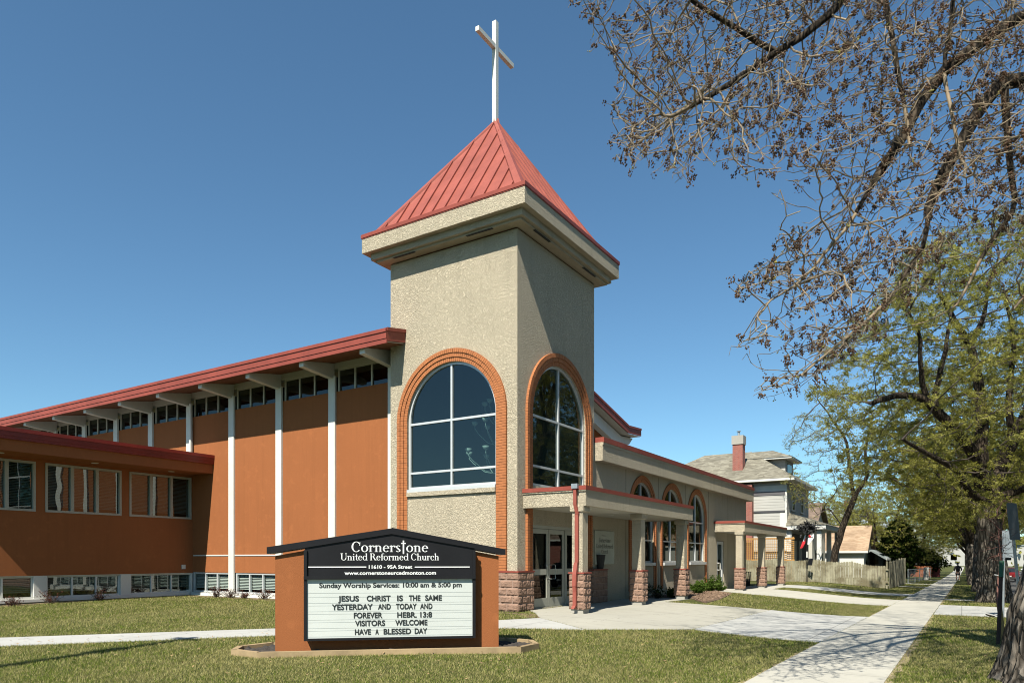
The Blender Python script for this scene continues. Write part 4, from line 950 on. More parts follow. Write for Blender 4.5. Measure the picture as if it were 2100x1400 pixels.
# ---- the near tree whose bare budding limbs hang over the view
def near_tree():
    global rng
    rng = np.random.default_rng(11); random.seed(11); S = Skel(); b = Vector((.98, 11.35, -.1))
    lean = Vector((.8436, .537, 0))
    tr = S.path([b+Vector((0,0,-.3)), b+lean*.10+Vector((0,0,1.0)), b+lean*.40+Vector((0,0,2.6)), b+lean*.95+Vector((-.1,-.5,4.4))], (.48, .36), seg=.25); c = tr[-1]
    def limb(pts, r0, r1, par=None, first=None):
        P = [px3(*q) for q in pts]; par = par if par is not None else S.nearest(P[0]); P = [S.p[par]]+P
        return S.path(P, (r0, r1), par, seg=.22)
    A = limb([(2230, 300, 9.6), (2100, 165, 9.2), (2053, 172, 9.0), (2014, 223, 8.9), (1963, 300, 8.8), (1929, 364, 8.7), (1903, 428, 8.6)], .15, .055, c)
    B = limb([(2300, 60, 9.8), (2100, 25, 9.2), (2014, 86, 8.9), (1946, 130, 8.7), (1880, 235, 8.5), (1800, 360, 8.3)], .15, .05, c)
    C = limb([(2320, -200, 9.0), (2050, -260, 8.6), (1830, -160, 8.3), (1714, 21, 8.0), (1650, 68, 7.9), (1607, 94, 7.8), (1521, 158, 7.7), (1457, 188, 7.6), (1380, 240, 7.5)], .14, .022, c)
    limb([(1534, 73, 7.75), (1466, 43, 7.7), (1414, 0, 7.7), (1350, -60, 7.6)], .032, .02, S.nearest(px3(1607, 94, 7.8)))
    limb([(1958, -10, 8.2), (1940, 128, 8.1), (1948, 220, 8.0), (1954, 278, 8.0), (1970, 330, 7.9)], .032, .018, S.nearest(px3(2000, -230, 8.6)))
    limb([(1821, 0, 8.2), (1830, 128, 8.1), (1855, 200, 8.0), (1862, 300, 8.0)], .04, .02, S.nearest(px3(1830, -160, 8.3)))
    limb([(1890, 520, 8.4), (1840, 600, 8.3), (1730, 690, 8.1), (1640, 770, 8.0)], .03, .012, A[-1])
    limb([(1740, 470, 8.0), (1660, 560, 7.9), (1580, 620, 7.8)], .028, .01, B[-1])
    limb([(2085, 430, 8.8), (2020, 520, 8.7), (1960, 620, 8.6)], .05, .015, S.nearest(px3(2053, 172, 9.0)))
    limb([(1740, -420, 8.4), (1500, -520, 7.8), (1300, -420, 7.4)], .07, .02, S.nearest(px3(1830, -160, 8.3)))
    limb([(2500, 0, 11), (2700, -300, 12)], .14, .04, c); limb([(2300, -500, 8), (2200, -900, 7.5), (1900, -1100, 7)], .13, .03, c)
    limb([(2260, 500, 8.5), (2150, 560, 8.0), (2080, 640, 7.8)], .05, .015, c)
    limb([(2215, 500, 9.3), (2190, 120, 9.1), (2150, -250, 8.8), (1990, -640, 8.2)], .25, .09, c); limb([(2140, -200, 9.2), (1900, -330, 9.4), (1650, -380, 9.6)], .13, .03, S.nearest(px3(2150, -250, 8.8)))
    limb([(2350, -100, 8), (2500, -250, 6.6), (2420, -520, 5.4)], .17, .04, c)
    n0 = len(S.p)
    poly = [(1165,-20),(1225,90),(1285,60),(1262,130),(1240,290),(1290,350),(1420,370),(1480,335),(1590,385),(1660,360),(1715,330),(1700,420),(1600,470),(1510,560),(1500,600),(1620,600),(1490,700),(1490,725),(1640,690),(1530,800),(1640,795),(1760,720),(1860,640),(1930,560),(1990,480),(2060,500),(2160,480),(2160,-150),(1165,-150)]
    n = 60000; U = rng.uniform(1160, 2160, n); W = rng.uniform(-150, 810, n); ok = in_poly(U, W, poly); U, W = U[ok][:5200], W[ok][:5200]
    D = 8.4+rng.normal(0, .8, len(U)).clip(-1.6, 1.6)-(2100-U)/1000*.9
    att = [tuple(px3(u, v, d)) for u, v, d in zip(U, W, D)]
    for _ in range(2200):   # rest of the crown, above and beside the frame
        u, v = rng.uniform(1300, 3000), rng.uniform(-1500, -150)
        if rng.random() < .4: u, v = rng.uniform(2160, 3000), rng.uniform(-200, 500)
        att.append(tuple(px3(u, v, rng.uniform(6.8, 12))))
    for _ in range(1600): att.append(tuple(px3(rng.uniform(2140, 2950), rng.uniform(-650, 250), rng.uniform(4.6, 7.4))))
    S.colonize(att, 1.6, .16, .12, 150, grav=np.array([-.30*cy_, -.30*sy_, -.26]), jit=.15)
    S.radii(.0045, 2.75); t = thing('street_tree', tuple(b), 'near street tree with furrowed leaning trunk and bare budding limbs arching in from the right', 'tree')
    # furrowed trunk: the fixed trunk path as a rich displaced surface
    P = [S.p[i] for i in tr]; Rr = [S.fix[i] for i in tr]; V = []; F = []; ns = 150; rows = 190
    for j in range(rows+1):
        f = j/rows*(len(P)-1); k = min(int(f), len(P)-2); p = P[k].lerp(P[k+1], f-k); r = Rr[k]+(Rr[k+1]-Rr[k])*(f-k); hgt = p.z
        r *= 1+.42*math.exp(-max(0, hgt)*2.2)
        for i in range(ns):
            a = 2*math.pi*i/ns; q = Vector((math.cos(a)*3.2, math.sin(a)*3.2, hgt*.55)); ridge = abs(noise.noise(q*1.6+Vector((0,0,hgt*.4))))+.5*abs(noise.noise(q*3.4))
            rr = r*(1+.09*math.sin(a*5+hgt))+(.5-ridge)*.085+noise.noise(Vector((math.cos(a)*16, math.sin(a)*16, hgt*5)))*.012; V.append((p.x+math.cos(a)*rr, p.y+math.sin(a)*rr, p.z))
    for j in range(rows):
        for i in range(ns): F.append((j*ns+i, j*ns+(i+1) % ns, (j+1)*ns+(i+1) % ns, (j+1)*ns+i))
    np_mesh('trunk', V, F, 'bark', t, True)
    S.skip = set(tr)
    V, F = S.tubes(.022, 9, 9); np_mesh('limbs', V, F, 'bark_dark', t, True)
    V, F = S.tubes(0, .022, 5); np_mesh('twigs', V, F, 'twig', t, True)
    # long drooping strands that carry most of the buds
    def to_px(P): 
        r_ = cy_*P[:, 0]+sy_*P[:, 1]; d_ = -sy_*P[:, 0]+cy_*P[:, 1]; return 1050+FPX*r_/d_, HY-FPX*(P[:, 2]-EYE)/d_
    right = np.array([cy_, sy_, 0.]); SV = []; SF = []; spur0 = []; nv = 0
    cand = [i for i in range(n0, len(S.p)) if S.rad[i] < .03 and S.par[i] >= 0]; rng.shuffle(cand); cand = cand[:1500]
    P_ = np.array([tuple(S.p[i]) for i in cand]); D_ = np.array([tuple((S.p[i]-S.p[S.par[i]]).normalized()) for i in cand]); Ls = rng.uniform(.3, .95, len(cand)); big = [px_ for px_ in poly]
    flow = -right*.62+np.array([0, 0, -.62])
    d = D_*.5+flow*.8+rng.normal(0, .24, P_.shape); d /= np.linalg.norm(d, axis=1)[:, None]; ns_ = 9; path = [P_.copy()]; cur = P_.copy()
    for k in range(ns_):
        d = d+flow*.10+rng.normal(0, .075, d.shape)+np.array([0, 0, -.05+.035*k]); d /= np.linalg.norm(d, axis=1)[:, None]; cur = cur+d*(Ls/ns_)[:, None]; path.append(cur.copy())
    path = np.array(path); u_, v_ = to_px(path[-1]); um, vm = to_px(path[4]); grown = [(x+(x-1750)*.02, y+(y-250)*.03) for x, y in poly]; ok = (in_poly(u_, v_, grown) & in_poly(um, vm, grown)) | (u_ > 2110) | (v_ < -10); path = path[:, ok]; m_ = path.shape[1]
    rads = np.linspace(.0062, .0032, ns_+1)
    for k in range(ns_+1):
        t_ = path[min(k+1, ns_)]-path[max(k-1, 0)]; t_ /= np.linalg.norm(t_, axis=1)[:, None]; a_ = np.cross(t_, np.array([.3, .2, 1.])); a_ /= np.linalg.norm(a_, axis=1)[:, None]; b_ = np.cross(t_, a_)
        for j in range(3): SV.append(path[k]+(a_*math.cos(2.094*j)+b_*math.sin(2.094*j))*rads[k])
    idx = np.arange(m_)
    for k in range(ns_):
        for j in range(3): SF.append(np.stack([idx+(k*3+j)*m_, idx+(k*3+(j+1) % 3)*m_, idx+((k+1)*3+(j+1) % 3)*m_, idx+((k+1)*3+j)*m_], 1))
    np_mesh('strands', np.concatenate(SV), np.concatenate(SF), 'twig', t, True)
    strand_pts = np.concatenate([path[k][rng.random(m_) < pr_] for k, pr_ in zip(range(3, ns_+1), (.5, .5, .6, .7, .8, .9, 1.))])
    # side spurs and buds
    tips = [i for i in range(n0, len(S.p)) if S.rad[i] < .0075]
    tips = [i for i in tips if rng.random() < .35 or not S.ch[i]]
    B0 = np.concatenate([np.array([tuple(S.p[i]) for i in tips]), strand_pts, strand_pts[::2]]); dv = rng.normal(0, 1, B0.shape); dv[:, 2] -= .35; dv /= np.linalg.norm(dv, axis=1)[:, None]; L = rng.uniform(.03, .12, (len(B0), 1)); E = B0+dv*L
    n = len(B0); ax = np.cross(dv, rng.normal(0, 1, dv.shape)); ax /= np.linalg.norm(ax, axis=1)[:, None]; bx = np.cross(dv, ax); r = .0032
    V = np.concatenate([B0+ax*r, B0-ax*r*.5+bx*r*.87, B0-ax*r*.5-bx*r*.87, E+ax*r*.8, E-ax*r*.4+bx*r*.7, E-ax*r*.4-bx*r*.7]); o_ = np.arange(n)
    F = np.concatenate([np.stack([o_+n*a_, o_+n*b_, o_+n*c_, o_+n*d_], 1) for a_, b_, c_, d_ in ((0,1,4,3),(1,2,5,4),(2,0,3,5))]); np_mesh('spurs', V, F, 'twig', t)
    sel = rng.random(n); cl = np.concatenate([E[sel < .78], E[sel < .45]+rng.normal(0, .016, (int((sel < .45).sum()), 3)), E[sel < .45]+rng.normal(0, .02, (int((sel < .45).sum()), 3)), B0[sel > .75]])
    cc = cl[rng.random(len(cl)) < .30]; cc = np.concatenate([cc, E[sel < .12]-np.array([0, 0, .02])]); cl = np.repeat(cc, 9, 0)+rng.normal(0, 1, (9*len(cc), 3))*np.array([.013, .013, .021])
    V, F = octa(cl, rng.uniform(.006, .0125, len(cl))); np_mesh('buds', V, F, 'bud', t)
    cy2 = E[sel > .93]; cy2 = np.repeat(cy2, 4, 0)+rng.normal(0, .009, (4*len(cy2), 3)); V, F = octa(cy2, rng.uniform(.004, .010, len(cy2))); np_mesh('opening_buds', V, F, 'bud_y', t)
    print('near tree nodes', len(S.p), 'buds', len(cl))
near_tree()
# ---- big boulevard elm, limbs measured from the photograph
def elm_limbs(S, loc):
    d = 29.4; tr = S.path([loc-Vector((0,0,.3)), loc+Vector((0,0,1.2)), px3(2024, 1030, d)], (.50, .45), seg=.35)
    # root flare is added by radius at the base
    for i in tr: S.fix[i] *= 1+.5*math.exp(-max(0, S.p[i].z-loc.z)*1.8)
    f0 = tr[-1]
    def L(pts, r0, r1, par): return S.path([S.p[par]]+[px3(*q) for q in pts], (r0, r1), par, seg=.4)
    a = L([(2000, 930, 29), (1951, 876, 28.6), (1904, 826, 28.2), (1883, 811, 28), (1833, 811, 27.6), (1790, 826, 27.3)], .30, .10, f0)
    b = L([(2015, 851, 29.6), (2008, 797, 29.8), (1997, 736, 30), (1990, 704, 30), (1954, 654, 30), (1930, 600, 30)], .30, .09, a[2])
    L([(2005, 680, 30.2), (2019, 644, 30.4), (2030, 570, 30.5)], .13, .05, S.nearest(px3(1990, 704, 30)))
    k = S.nearest(px3(1904, 826, 28.2)); L([(1890, 780, 28), (1886, 690, 27.6), (1865, 640, 27.4)], .12, .05, k)
    k = S.nearest(px3(1915, 833, 28.3)); L([(1922, 783, 28.4), (1940, 708, 28.6), (1951, 640, 28.8)], .14, .05, k)
    c = L([(2050, 960, 30), (2076, 904, 30.4), (2110, 840, 31), (2150, 700, 31.5)], .34, .12, f0)
    L([(2068, 820, 30.5), (2080, 700, 30.8), (2060, 600, 31)], .16, .06, S.nearest(px3(2076, 904, 30.4)))
    L([(1985, 1010, 28.5), (1960, 960, 27.5), (1900, 930, 26.8), (1850, 900, 26)], .18, .06, f0)
    L([(2100, 1000, 29), (2200, 960, 27)], .2, .07, f0)
    L([(1960, 1010, 31), (1930, 980, 33), (1900, 940, 34)], .16, .05, f0)
make_elm('street_tree', (1.15, 35.5, -.22), 'large boulevard elm with thick grey trunk and young yellow-green leaves by the sidewalk', 16.2, 7.6, 3, .62, natt=4400, custom=elm_limbs, leafn=20, lsize=.035, lspread=.13, tip=.010, zlow=.2, barkm='bark', step=.36)
def slim(S, loc):
    tr = S.path([loc-Vector((0,0,.3)), px3(1712, 1135, 47.5), px3(1730, 1075, 47.5), px3(1752, 1020, 47.5)], (.26, .2), seg=.4); f0 = tr[-1]
    def L(pts, r0, r1, par): return S.path([S.p[par]]+[px3(*q) for q in pts], (r0, r1), par, seg=.4)
    L([(1745, 980, 47.5), (1735, 900, 47.5), (1700, 850, 47.3), (1675, 815, 47)], .14, .04, f0); L([(1778, 980, 47.5), (1775, 920, 47.5), (1790, 850, 47.7)], .15, .05, f0)
    L([(1700, 1040, 47), (1670, 1060, 46)], .05, .03, S.nearest(px3(1730, 1075, 47.5)))
make_elm('yard_tree', tuple(Vector((px3(1703, 1175, 47.5).x, px3(1703, 1175, 47.5).y, -.1))), 'slim leaning yard tree with sparse pale yellow leaves behind the wooden fence', 13.6, 3.6, 5, .25, natt=1000, custom=slim, leafn=6, lsize=.036, lspread=.14, tip=.012, zlow=.36, barkm='bark_dark', step=.42)
# generic street trees: three built, the rest copied
protoA = make_elm('street_tree', (1.0, 49.5, G(1, 49.5)), 'second boulevard elm just beyond the big elm, trunk partly hidden', 15, 6.2, 21, .5, natt=2400, leafn=16, leafm='leaf_elm2', lsize=.055, barkm='bark_dark', step=.5)
protoB = make_elm('street_tree', (.9, 66, G(1, 66)), 'third boulevard elm along the sidewalk, in the row behind the big one', 14, 6.5, 22, .48, natt=2400, leafn=16, leafm='leaf_elm2', lsize=.055, barkm='bark_dark', step=.52)
protoC = make_elm('yard_tree', (-7.5, 84, G(-7, 84)), 'bushy olive-green tree rising over the far back yards left of the sidewalk', 12, 5.5, 23, .35, natt=1700, leafn=11, leafm='leaf_elm', lsize=.06, zlow=.2, barkm='bark_dark', step=.5)
GR = 'elms lining the street'
for o in (protoA, protoB): o['group'] = GR
spots = [(protoA, .9, 80, 1.1, 'fourth elm of the boulevard row by the walking person'), (protoB, 1, 96, 2.3, 'elm standing past the walking person on the grass strip'), (protoA, 1, 115, 4, 'far elm near the end of the sidewalk row'), (protoB, 1, 140, 5, 'farthest elm at the end of the sidewalk row'),
 (protoB, 12, 42, .5, 'elm across the street opposite the big elm'), (protoA, 12.5, 60, 2, 'elm across the street behind the dark parked car'), (protoA, 12, 80, 3.3, 'elm across the street near the dark red car'), (protoB, 12.5, 104, 1.7, 'elm across the street above the white parked cars'), (protoA, 12, 135, .9, 'distant elm on the far side of the street'),
 (protoA, 12.6, 24, 4.4, 'elm across the street mirrored in the tower window'), (protoB, 12, 8, 3.1, 'elm across the street opposite the entrance'), (protoA, 12.4, -12, 5.4, 'elm across the street behind the viewpoint'),
 (protoB, -48, -46, 1, 'elm of the group behind the viewpoint, nearest the street'), (protoA, -58, -49, 2, 'middle elm of the group behind the viewpoint'), (protoB, -68, -46, 3, 'elm of the group behind the viewpoint, farthest west'), (protoA, -38, -50, 5, 'elm behind the viewpoint, next to the street')]
for p, x, y, rz, lab in spots: dup(p, (x, y, G(x, y)), rz, lab, .8 if y < -40 else None)
dup(protoC, (-12, 108, G(-12, 108)), 2.1, 'bushy olive-green tree above the far red shed', 1.1); dup(protoC, (-5.5, 128, G(-5, 128)), 4, 'small round-crowned tree at the far end of the sidewalk', .9); dup(protoC, (-17, 74, G(-17, 74)), 1, 'bushy tree rising behind the tan-roofed house')
dup(protoC, (-4.6, 104, G(-5, 104)), 3, 'bushy yard tree leaning toward the sidewalk by the red shed', .8)
# evergreens
def evergreen(name, loc, H, Rr, n, label, m='leaf_dark', pw=.8, size=.16):
    loc = Vector(loc); t = thing(name, tuple(loc), label, 'tree' if H > 1.5 else 'shrub')
    MB().tube([loc, loc+Vector((0,0,H*.85))], [H*.03, .02], 8).build('trunk', 'bark_dark', t)
    z = rng.random(n)**.8; th = rng.random(n)*6.283; r = Rr*np.sin((z*.86+.12)*math.pi)**pw*np.array([1+.35*noise.noise(Vector((math.cos(a)*2, math.sin(a)*2, q*6))) for a, q in zip(th, z)])*rng.random(n)**.35
    V, F = leaves(np.stack([loc.x+np.cos(th)*r, loc.y+np.sin(th)*r, loc.z+.1+z*H], 1), 3, size*.6, size); np_mesh('foliage', V, F, m, t, attr=rng.random(len(F))); return t
q = px3(1842, 1100, 74); evergreen('evergreen_tree', (q.x, q.y, G(q.x, q.y)), 5.9, 2.0, 3000, 'dark green rounded evergreen beside the tan-roofed house')
q = px3(1905, 1140, 92); evergreen('evergreen_tree', (q.x-1, q.y, G(q.x, q.y)), 3.6, 3.0, 2400, 'low spreading dark evergreen over the far red fence')
q = px3(1668, 1135, 56)
# ================================================================ SHRUBS
def twiggy(loc, H, Rr, n, label, leafm='leaf_dry', tw='twig_dark', name='shrub', ln=4, ls=.02):
    loc = Vector(loc); t = thing(name, tuple(loc), label, 'shrub'); mb = MB(); tips = []
    for i in range(n):
        az = random.random()*6.283; el = random.uniform(.3, 1.4); p = [loc+Vector((random.gauss(0,.04), random.gauss(0,.04), 0))]; d = Vector((math.cos(az)*math.cos(el), math.sin(az)*math.cos(el), math.sin(el)))
        L = H*random.uniform(.6, 1.1)/max(.5, math.sin(el))*.9; L = min(L, Rr*1.6)
        for k in range(3): p.append(p[-1]+d*L/3+Vector((random.gauss(0,.02), random.gauss(0,.02), .02))); tips.append(tuple(p[-1]))
        mb.tube(p, [.006, .005, .004, .002], 3, False)
    mb.build('stems', tw, t); V, F = leaves(tips, ln, .025, ls); np_mesh('foliage', V, F, leafm, t, attr=rng.random(len(F))); return t
for (x, y, h, r, lab) in [(-24.4, 11.06, .36, .42, 'dry reddish shrub under the middle basement window of the left wing, larger of two'), (-24.3, 12.5, .34, .45, 'dry brown shrub at the pillar between the left wing basement windows'), (-24.4, 10.0, .22, .3, 'low dry shrub at the left frame edge below the wing'),
  (-22.5, 15.65, .36, .3, 'dry dark red shrub left of the long white column'), (-21.75, 15.7, .28, .25, 'thin dry shrub just right of the long white column'), (-19.9, 15.65, .28, .3, 'dry shrub beside the church sign against the foundation'), (-21.0, 15.7, .14, .2, 'tiny dry shrub halfway between column and church sign')]:
    twiggy((x, y, G(x, y)), h, r, 34, lab)
for (x, y, h, r, n, lab) in [(-8.75, 24.45, .30, .34, 260, 'small round green pine shrub right of the third canopy pier'), (-9.0, 28.2, .50, .55, 420, 'bright green spreading pine shrub in the mulch bed'), (-9.4, 31.0, .75, .5, 240, 'tall loose pale green shrub in front of the side door'), (-9.35, 32.3, .7, .35, 220, 'upright green shrub between side door and second canopy')]:
    z = G(x, y)+.03; t = thing('pine_shrub', (x, y, z), lab, 'shrub'); P = []; mb = MB()
    for i in range(n//6):
        az = random.random()*6.283; el = random.uniform(.35, 1.5); d = Vector((math.cos(az)*math.cos(el), math.sin(az)*math.cos(el), math.sin(el))); L = random.uniform(.6, 1)/max(math.hypot(math.cos(el)/r, math.sin(el)/h), .1)
        a = Vector((x, y, z)); mb.tube([a, a+d*L], [.006, .003], 3, False)
        for k in range(7): P.append(tuple(a+d*L*(.3+.7*k/6)))
    mb.build('stems', 'twig_dark', t); V, F = leaves(P, 9, .03, .035); np_mesh('foliage', V, F, 'leaf_pine', t, attr=rng.random(len(F)))
twiggy((-9.2, 22.9, .19), .9, .3, 40, 'thin upright dark shrub added in place of a shadow between the second and third canopy piers', 'leaf_dark', ls=.03)  # dark shrub added where only a shadow falls
twiggy((-9.0, 23.6, .19), .4, .45, 50, 'low shaded shrub at the foot of the third canopy pier', 'leaf_dark', ls=.03)

# ================================================================ FENCE
def fence_mat():
    m, t, b = new_mat('weathered_boards'); co = coords(t, (1, 1, .12)); n1 = noise_tex(t, co, 9, 6, .7); co2 = coords(t); n2 = noise_tex(t, co2, 1.6, 4, .6); at = N(t, "ShaderNodeAttribute", attribute_name='tone')
    c = mixc(t, ramp(t, n1, .3, .7), (.20,.185,.12), (.42,.39,.27)); c = mixc(t, ramp(t, n2, .42, .62), c, (.17,.145,.085)); t.links.new(c, b.inputs['Base Color']); b.inputs['Roughness'].default_value = .9; return m
M['boards'] = fence_mat()
def picket_run(name, p0, p1, h0, h1, label, wave=.12, bw=.14, gap=.012, thick=.02, m='boards', z0=None):
    p0, p1 = Vector((*p0, 0)), Vector((*p1, 0)); L = (p1-p0).length; e = (p1-p0)/L; n_ = Vector((e.y, -e.x, 0)); n = int(L/(bw+gap))
    t = thing(name, (p0.x, p0.y, G(p0.x, p0.y)), label, 'fence'); mb = MB()
    def T(a, b, c): q = p0+e*a+n_*c; return (q.x, q.y, G(q.x, q.y)+b)
    for i in range(n):
        a = i*(bw+gap); u = (a % 2.4)/2.4; hh = h0+(h1-h0)*i/n-wave*math.sin(u*math.pi)+random.uniform(-.02, .02); j = random.uniform(-.008, .008); tl = random.uniform(-.006, .006)
        mb.prism([(a, .03), (a+bw, .03), (a+bw+tl, hh-.04), (a+bw*.75+tl, hh), (a+bw*.25+tl, hh), (a+tl, hh-.04)], T, j, thick+j)
    mb.build('pickets', m, t)
    r = MB()
    for zz in (.35, 1.15): 
        s_ = 0
        while s_ < L: r.obox(T, s_, min(L, s_+2.4), zz, zz+.09, -.06, -.01); s_ += 2.4
    r.build('rail', m, t)
    s_ = 0
    while s_ <= L+.01: MB().obox(T, min(s_, L-.09), min(s_, L-.09)+.09, 0, h0+(h1-h0)*s_/L+.02, -.15, -.061).build('fence_post', m, t); s_ += 2.4
    return t
picket_run('picket_fence', (-18, 50.2), (-3.9, 49.9), 1.62, 1.5, 'long weathered grey wooden picket fence behind the side path')
picket_run('picket_fence', (-3.86, 50.0), (-3.78, 64), 1.7, 2.1, 'weathered fence section of taller boards turning away along the sidewalk', .06)
# lattice screen on the deck
t = thing('lattice_screen', (-13, 51.6, .1), 'orange-stained wooden lattice screen above the fence by the grey house', 'screen')
mb = MB(); x0, x1, z0, z1, y = -17, -9.75, 1.5, 2.95, 51.7
for i in range(int((x1-x0)/.14)): mb.box(x0+i*.14, x0+i*.14+.035, y, y+.012, z0, z1)
for i in range(int((z1-z0)/.14)+1): mb.box(x0, x1, y-.012, y-.001, z0+i*.14, z0+i*.14+.035)
mb.build('lattice', mat('cedar', (.50,.27,.07), .8, .15, 4), t)
mb = MB(); mb.box(x0, x1, y-.03, y+.05, z1, z1+.09).box(x0, x1, y-.03, y+.05, z0-.1, z0)
mb.build('frame', mat('cedar2', (.45,.23,.06), .8), t)
mb = MB(); n = int((x1-x0)/.15)
for i in range(n): mb.box(x0+i*.15, x0+i*.15+.14, y, y+.02, .1, z0-.11)
mb.build('boards', mat('cedar3', (.40,.22,.07), .8, .2, 5), t)
for px_ in (x0+.1, (x0+x1)/2, x1-.1): MB().box(px_-.05, px_+.05, y+.055, y+.15, 0, 3.1).build('post', mat('cedar4', (.42,.22,.06), .8), t)

# ================================================================ GREY HOUSE
k = 52.5/48.3
def HZ(z): return 1.6+(z-1.6)*k
HX, HYs = -9.6*k, 52.5; HYe = 60.8; HXw = -21
sid = mat('siding', (.35,.345,.31), .8, .06, 1)
def siding_mat():
    m, t, b = new_mat('lap_siding'); co = coords(t); sp = t.nodes.new("ShaderNodeSeparateXYZ"); t.links.new(co, sp.inputs[0]); md = N(t, "ShaderNodeMath", operation='FRACT'); ml = N(t, "ShaderNodeMath", operation='MULTIPLY'); ml.inputs[1].default_value = 1/.2
    t.links.new(sp.outputs[2], ml.inputs[0]); t.links.new(ml.outputs[0], md.inputs[0]); 
    bp = N(t, "ShaderNodeBump"); bp.invert = True; bp.inputs['Distance'].default_value = .012; t.links.new(md.outputs[0], bp.inputs['Height']); t.links.new(bp.outputs[0], b.inputs['Normal'])
    n1 = noise_tex(t, co, .7, 5); c = mixc(t, ramp(t, n1, .3, .7), (.43,.425,.39), (.48,.47,.43)); lt = N(t, "ShaderNodeMath", operation='LESS_THAN'); lt.inputs[1].default_value = .08; t.links.new(md.outputs[0], lt.inputs[0]); c = mixc(t, lt.outputs[0], c, (.32,.315,.29))
    t.links.new(c, b.inputs['Base Color']); b.inputs['Roughness'].default_value = .8; return m
M['siding'] = siding_mat()
def shingle_mat(name, a, b2):
    m, t, b = new_mat(name); co = coords(t); n1 = noise_tex(t, co, .8, 5, .6); c = t.nodes.new("ShaderNodeTexCoord"); mp = t.nodes.new("ShaderNodeMapping"); mp.inputs['Scale'].default_value = (3, 3, 14); t.links.new(c.outputs['Object'], mp.inputs[0])
    vo = N(t, "ShaderNodeTexVoronoi"); vo.inputs['Scale'].default_value = 1; t.links.new(mp.outputs[0], vo.inputs['Vector']); sp = N(t, "ShaderNodeSeparateColor"); t.links.new(vo.outputs['Color'], sp.inputs[0])
    q = mixc(t, ramp(t, sp.outputs[0], .1, .9), a, b2); q = mixc(t, ramp(t, n1, .45, .8), q, tuple(x*.7 for x in a)); t.links.new(q, b.inputs['Base Color']); b.inputs['Roughness'].default_value = .95; return m
M['shingle'] = shingle_mat('grey_brown_shingles', (.15,.135,.10), (.28,.26,.20)); M['shingle_tan'] = shingle_mat('tan_shingles', (.33,.22,.135), (.44,.32,.21)); M['shingle_brown'] = shingle_mat('brown_shingles', (.14,.10,.075), (.26,.19,.14)); M['shingle_grey'] = shingle_mat('slate_grey_shingles', (.17,.20,.20), (.30,.33,.33))
M['housebrick'] = brick_wall_mat('red_brick', (.21,.055,.04), (.28,.085,.06), (.22,.16,.135))
hs = thing('house', (-15, 56, 0), 'two-storey grey sided house with hip roof, red brick chimney and porch behind the fence', 'house')
ze = HZ(6.68)
MB().box(HXw, HX, HYs, HYe, -.3, ze).build('wall', 'siding', hs)
mb = MB(); mb.box(HXw, HX+.02, HYs-.03, HYs, ze-.75, ze-.32).build('frieze', 'white', hs)
MB().box(HXw, HX+.02, HYs-.035, HYs-.001, ze-1.02, ze-.75).build('band', mat('dark_grey_paint', (.11,.105,.11), .7), hs)
MB().box(HX-.09, HX+.03, HYs-.04, HYs+.09, -.3, ze-.3).box(HX-.45, HX-.0901, HYs-.045, HYs-.002, .3, HZ(4.55)).build('corner_board', 'white', hs); MB().box(HX-.02, HX+.03, HYe-.12, HYe, -.3, ze-.3).build('corner_board', 'white', hs)
MB().box(HXw, HX-.09, HYs-.05, HYs, HZ(4.62), HZ(4.72)).build('belt_course', mat('charcoal', (.07,.07,.075), .7), hs)
ov = .62; ex0, ex1, ey0, ey1 = HXw-ov, HX+ov, HYs-ov, HYe+ov; zt = ze+.12; rx = (ey1-ey0)/2; zr = HZ(9.25)
mb = MB(); mb.add([(ex0, ey0, zt), (ex1, ey0, zt), (ex1, ey1, zt), (ex0, ey1, zt), (ex0+rx*.85, (ey0+ey1)/2, zr), (ex1-rx*.85, (ey0+ey1)/2, zr)], [(0,1,5,4),(1,2,5),(2,3,4,5),(3,0,4),(3,2,1,0)]); roof = mb.build('roof', 'shingle', hs)
mb = MB(); mb.box(ex0-.04, ex1+.04, ey0-.04, ey1+.04, ze-.06, ze+.1); mb.build('eave_board', 'white', hs)
# second hip (cross roof) with a dormer toward the street
yc = (HYs+HYe)/2+.6; xd = HX-.75
mb = MB(); mb.box(xd-3, xd, yc-1.45, yc+1.45, ze, HZ(8.45)).build('dormer', 'siding', hs)
MB().box(xd+.002, xd+.03, yc-.8, yc+.8, HZ(7.5), HZ(8.2)).build('dormer_window', 'glass_dark', hs)
MB().box(xd-3.2, xd+.55, yc-2.0, yc+2.0, HZ(8.45), HZ(8.56)).build('dormer_eave', 'white', hs)
mb = MB(); mb.add([(xd-4, yc-2.05, HZ(8.56)), (xd+.6, yc-2.05, HZ(8.56)), (xd+.6, yc+2.05, HZ(8.56)), (xd-4, yc+2.05, HZ(8.56)), (xd-4, yc, HZ(9.3)), (xd-1.2, yc, HZ(9.3))], [(0,1,5,4),(1,2,5),(2,3,4,5),(3,0,4),(3,2,1,0)]); mb.build('dormer_roof', 'shingle', hs)
for o_ in ('',):
    q = px3(1528, 960, 50.5); cxh, cyh = -12.98*k, HYs+1.35
mb = MB().box(cxh-.37, cxh+.37, cyh-.36, cyh+.36, ze, HZ(9.42)); c_ = mb.build('chimney', 'housebrick', hs)
MB().box(cxh-.43, cxh+.43, cyh-.42, cyh+.42, HZ(9.42), HZ(10.02)).build('chimney_cap', 'concrete', hs); MB().tube([(cxh, cyh, HZ(10.0)), (cxh, cyh, HZ(10.32))], .09, 10).lathe([(0, HZ(10.42)), (.17, HZ(10.36)), (.17, HZ(10.34)), (.05, HZ(10.33))], cxh, cyh, 12).build('flue', 'galv', hs)
MB().box(cxh-.55, cxh+.55, cyh-.5, cyh+.5, ze+.3, ze+.75).build('chimney_flashing', 'galv', hs)
MB().box(-13.5, -12.7, HYs-.5, HYs-.001, -.3, ze-.2).build('lower_chimney', 'housebrick', hs)
